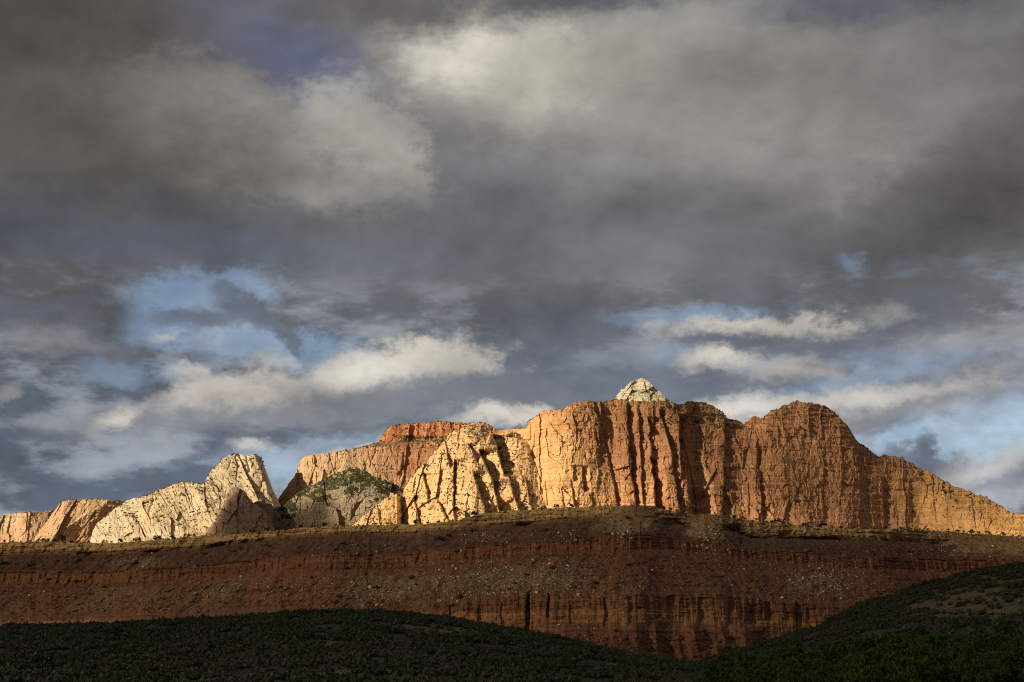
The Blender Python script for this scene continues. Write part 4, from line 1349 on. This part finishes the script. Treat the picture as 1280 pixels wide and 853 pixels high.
# ------------------------------------------------------------------ sagebrush over the two dark hills (one continuous cover)
def sage_material():
    m = bpy.data.materials.new("sagebrush_grey_green")
    m.use_nodes = True
    t = NT(m.node_tree)
    g = t.n('ShaderNodeNewGeometry')
    n1 = t.noise(t.vec('SCALE', g.outputs['Position'], .06), 1.0, 4, .6).outputs['Fac']
    n2 = t.noise(t.vec('SCALE', g.outputs['Position'], .9), 1.0, 2, .6).outputs['Fac']
    c = t.mix(t.ramp(n1, .42, .58), (.082, .080, .052), (.055, .068, .028))
    c = t.mix(t.ramp(n2, .55, .7), c, (.125, .118, .080))
    c = t.vec('SCALE', c, t.math('ADD', .6, t.math('MULTIPLY', n2, .8)))
    b = t.n('ShaderNodeBsdfPrincipled')
    t.put(b.inputs['Base Color'], c)
    b.inputs['Roughness'].default_value = 1
    b.inputs['Specular IOR Level'].default_value = .05
    o = t.n('ShaderNodeOutputMaterial')
    t.t.links.new(b.outputs[0], o.inputs[0])
    return m


M_sage = sage_material()
sage_t = [bush_template(850 + i, 26, .22) for i in range(8)]


def sage(name, surf, n, pxr, size, bare, seed, keep=.82):
    PX, PY, P, N = SURF[surf]
    rr = np.random.default_rng(seed)
    # choose by ground area so the cover is even on the hill itself
    e1 = np.linalg.norm(np.gradient(P, axis=0), axis=-1) * np.linalg.norm(np.gradient(P, axis=1), axis=-1)
    wgt = e1 * ((PX > pxr[0]) & (PX < pxr[1]) & (PY < 866))
    b = np.zeros_like(PX)
    for cx, cy, rx, ry, a in bare:
        b = np.maximum(b, a * sstep(1.3, .6, np.hypot((PX - cx) / rx, (PY - cy) / ry)))
    wgt = wgt * (1 - keep * b) * sstep(-.2, .25, fbm(P[..., 0] / 7, P[..., 1] / 9, .5, 3, seed))
    idx = rr.choice(wgt.size, size=n, p=(wgt / wgt.sum()).ravel())
    pp = P.reshape(-1, 3)[idx] + rr.normal(size=(n, 3)) * np.array([.25, .25, 0])
    V, T = merge(sage_t, pp, rr.uniform(*size, n), rr, .05)
    add_obj(name, mesh_from(name, V, tris=T), M_sage, kind='stuff', label="continuous grey green sagebrush cover on the dark hill")


sage("sagebrush_undergrowth", "west_scrub_hill", 25000, (-220, 1000), (.35, 2.0), west_bare, 861, .985)
sage("hillside_undergrowth", "east_scrub_hill", 13000, (840, 1560), (.7, 2.3), east_bare, 862)

# larger single shrubs standing out of that cover
M_pale = simple("pale_rabbitbrush", (.20, .18, .13), (.15, .14, .095), .8)
M_dark = simple("dark_hill_shrub", (.040, .044, .022), (.060, .066, .032), .8)
hill_shrubs = []
for i in range(4):
    v, f = bush_template(870 + i, 110, .11)
    hill_shrubs.append([])
    for mt in (M_pale, M_dark):
        me = mesh_from("hill_shrub", v + np.array([0, 0, .28]), tris=f)
        me.materials.append(mt)
        hill_shrubs[-1].append(me)
r = np.random.default_rng(88)


def hill_place(surf, px, py):
    if surf == "west_scrub_hill":
        a = "far west end" if px < 200 else "west side" if px < 400 else "crest" if px < 560 else "east slope" if px < 720 else "low east tail"
        return f"on the west hill's {a}, {'near its top' if py < west_top(px) + 22 else 'halfway down' if py < 825 else 'close to the bottom'}"
    a = "lower west slope" if px < 1080 else "middle" if px < 1180 else "east end"
    return f"on the east hill's {a}, {'near its top' if py < east_top(px) + 18 else 'among the sandy patches' if 735 < py < 770 and px > 1140 else 'lower down'}"


for k in range(120):
    if k < 80:
        surf = "west_scrub_hill"
        px = r.uniform(5, 860)
        py = west_top(px) + 3 + (850 - west_top(px)) * r.uniform(0, .95) ** 1.3
        if py > 851:
            continue
        sz = r.uniform(1.0, 2.2)
    else:
        surf = "east_scrub_hill"
        px = r.uniform(960, 1276)
        py = east_top(px) + r.uniform(3, 70)
        if py > 790:
            continue
        sz = r.uniform(1.6, 3.4)
    p, n = pick_surface(surf, px, py)
    dark = r.random() < .6
    o = bpy.data.objects.new("hill_shrub", hill_shrubs[k % 4][int(dark)])
    COL.objects.link(o)
    o.location = p
    o.rotation_euler = (0, 0, r.uniform(0, 6.28))
    o.scale = (sz * 1.15, sz * 1.15, sz * .85)
    tag(o, f"{'big' if sz > (1.7 if k < 80 else 2.6) else 'small'} {'dark green' if dark else 'pale grey'} shrub {hill_place(surf, px, py)}", "shrub", "shrubs standing out on the dark hills")

# ------------------------------------------------------------------ leafy trees along the wash, lower right
M_leaf = []
for nm, a, b in (("willow_leaf_green", (.038, .070, .012), (.064, .096, .019)), ("cottonwood_leaf_green", (.034, .052, .013), (.052, .072, .020)), ("yellowish_leaf_green", (.055, .070, .015), (.070, .080, .020))):
    M_leaf.append(simple(nm, a, b, 1.2))


def leafy_crown(seed, n=900, leaf=.05):
    r = np.random.default_rng(seed)
    nc = 26
    cl = []
    for _ in range(nc):
        z = r.uniform(.18, .95)
        rad = .36 * math.sqrt(max(.05, 1 - ((z - .5) / .52) ** 2)) * r.uniform(.3, 1.05)
        th = r.uniform(0, 6.283)
        cl.append((rad * math.cos(th), rad * math.sin(th), z, r.uniform(.07, .15)))
    V, T = [], []
    off = 0
    for k in range(n):
        c = cl[r.integers(nc)]
        d = r.normal(size=3)
        d /= np.linalg.norm(d)
        p = np.array(c[:3]) + d * c[3] * r.uniform(.3, 1.1)
        p[2] = max(p[2], .05)
        a = d + r.normal(size=3) * .7 + np.array([0, 0, .6])
        a /= np.linalg.norm(a)
        b = np.cross(a, r.normal(size=3))
        b /= np.linalg.norm(b)
        s = leaf * r.uniform(.6, 1.3)
        V.append(np.array([p - a * s, p + b * s * .45, p + a * s, p - b * s * .45]))
        T.append(np.array([[0, 1, 2], [0, 2, 3]]) + off)
        off += 4
    return np.concatenate(V), np.concatenate(T)


tree_kinds = []
for i in range(6):
    v, f = leafy_crown(1000 + i, 1500, .042)
    me = mesh_from("tree_crown", v, tris=f)
    me.materials.append(M_leaf[(0, 0, 1, 0, 1, 2)[i]])
    tm = trunk_mesh("tree_trunk", 1.0, .03, 1020 + i, 6, .28)
    tm.materials.append(M_bark)
    tree_kinds.append((me, tm))

tree_top = line([(840, 846), (880, 832), (905, 820), (930, 812), (960, 808), (1000, 801), (1030, 799), (1060, 799), (1090, 797), (1110, 791), (1140, 787), (1180, 786), (1220, 790), (1250, 793), (1300, 790)])
used = []
rows = [(232, 0, 18), (218, 7, 18), (202, 14, 17), (186, 22, 17), (170, 31, 16)]
cnt = 0
for ri, (Yr, dy, nt) in enumerate(rows):
    for k in range(nt):
        px = 868 + (k + .5 + r.uniform(-.4, .4)) * (1300 - 868) / nt
        top = tree_top(px) + dy + r.uniform(-2, 5) + max(0, 880 - px) * .6
        if top > 856:
            continue
        Yt = Yr + r.uniform(-6, 6)
        p = place(px, top, Yt)
        h = p[2] + .6
        if h < 1.0:
            continue
        kind = 2 if (px > 1160 and r.random() < .5) else (5 if r.random() < .12 else int(r.choice([0, 1, 3, 0, 1, 3, 4])))
        tone = ("bright green", "bright green", "dark green", "bright green", "dark green", "yellowish")[kind]
        size = "tall" if h > 6 else "middling" if h > 4 else "low"
        where = "near the pale wash" if px < 950 else "below the dark bare hillside" if px < 1060 else "below the hill's gully" if px < 1160 else "below the sandy patches"
        rowt = ("back row", "second row", "middle row", "fourth row", "front row")[ri]
        plant("leafy_tree", tree_kinds[kind], (p[0], p[1], -.6), h, r.uniform(.85, 1.2), r.uniform(0, 6.28), f"{size} {tone} leafy tree, grove's {rowt}, {where}", "tree", "leafy trees in the grove")
for px, top, Yt, kind, lab in ((1246, 773, 250, 2, "dark round tree standing above the grove before the sandy patches"), (1262, 780, 246, 4, "smaller dark tree beside the dark round tree above the grove"), (1112, 791, 240, 5, "small yellowish tree standing out at the back edge of the grove")):
    p = place(px, top, Yt)
    plant("leafy_tree", tree_kinds[kind], (p[0], p[1], -.4), p[2] + .4, 1.0 if px > 1200 else .5, 1.0, lab, "tree", "leafy trees in the grove")

# ------------------------------------------------------------------ clouds that shade the land (overhead and behind the camera)
def cloud_volume(density):
    m = bpy.data.materials.new("cloud_vapour")
    m.use_nodes = True
    t = NT(m.node_tree)
    v = t.n('ShaderNodeVolumePrincipled')
    v.inputs['Color'].default_value = (.95, .95, .95, 1)
    v.inputs['Density'].default_value = density
    o = t.n('ShaderNodeOutputMaterial')
    t.t.links.new(v.outputs[0], o.inputs['Volume'])
    return m


def cloud(target, alt, rx, ry, rz, dens, seed, label):
    """a lens of vapour between the sun and the place it shades; ry runs towards the sun"""
    k = (alt - target[2]) / SUN[2]
    c = np.array(target) + SUN * k
    v, f = lump(seed, 4, .5, 1.0)
    v = v * np.array([2 * rx, 2 * ry, 2 * rz])
    me = mesh_from("cloud", v, tris=f, smooth=True)
    o = add_obj("cloud", me, cloud_volume(dens), kind='structure', label=label)
    o.location = c
    o.rotation_euler = (0, 0, -SUN_AZ)
    return o


cloud((60, 1050, 60), 1800, 1050, 900, 150, .0018, 1101, "broad thin cloud shading the mesa")
cloud((0, 250, 10), 2600, 650, 450, 240, .0022, 1103, "dense added cloud shading the near hills")  # extra unseen cloud, added to darken the near hills
cloud((-760, 4700, 430), 2200, 190, 520, 70, .0060, 1102, "small added cloud shading the scrubby dome")  # unseen cloud put in to hold the dome in shade
cloud((930, 4380, 680), 2700, 350, 900, 90, .0013, 1104, "thin cloud veiling the middle of the red wall")
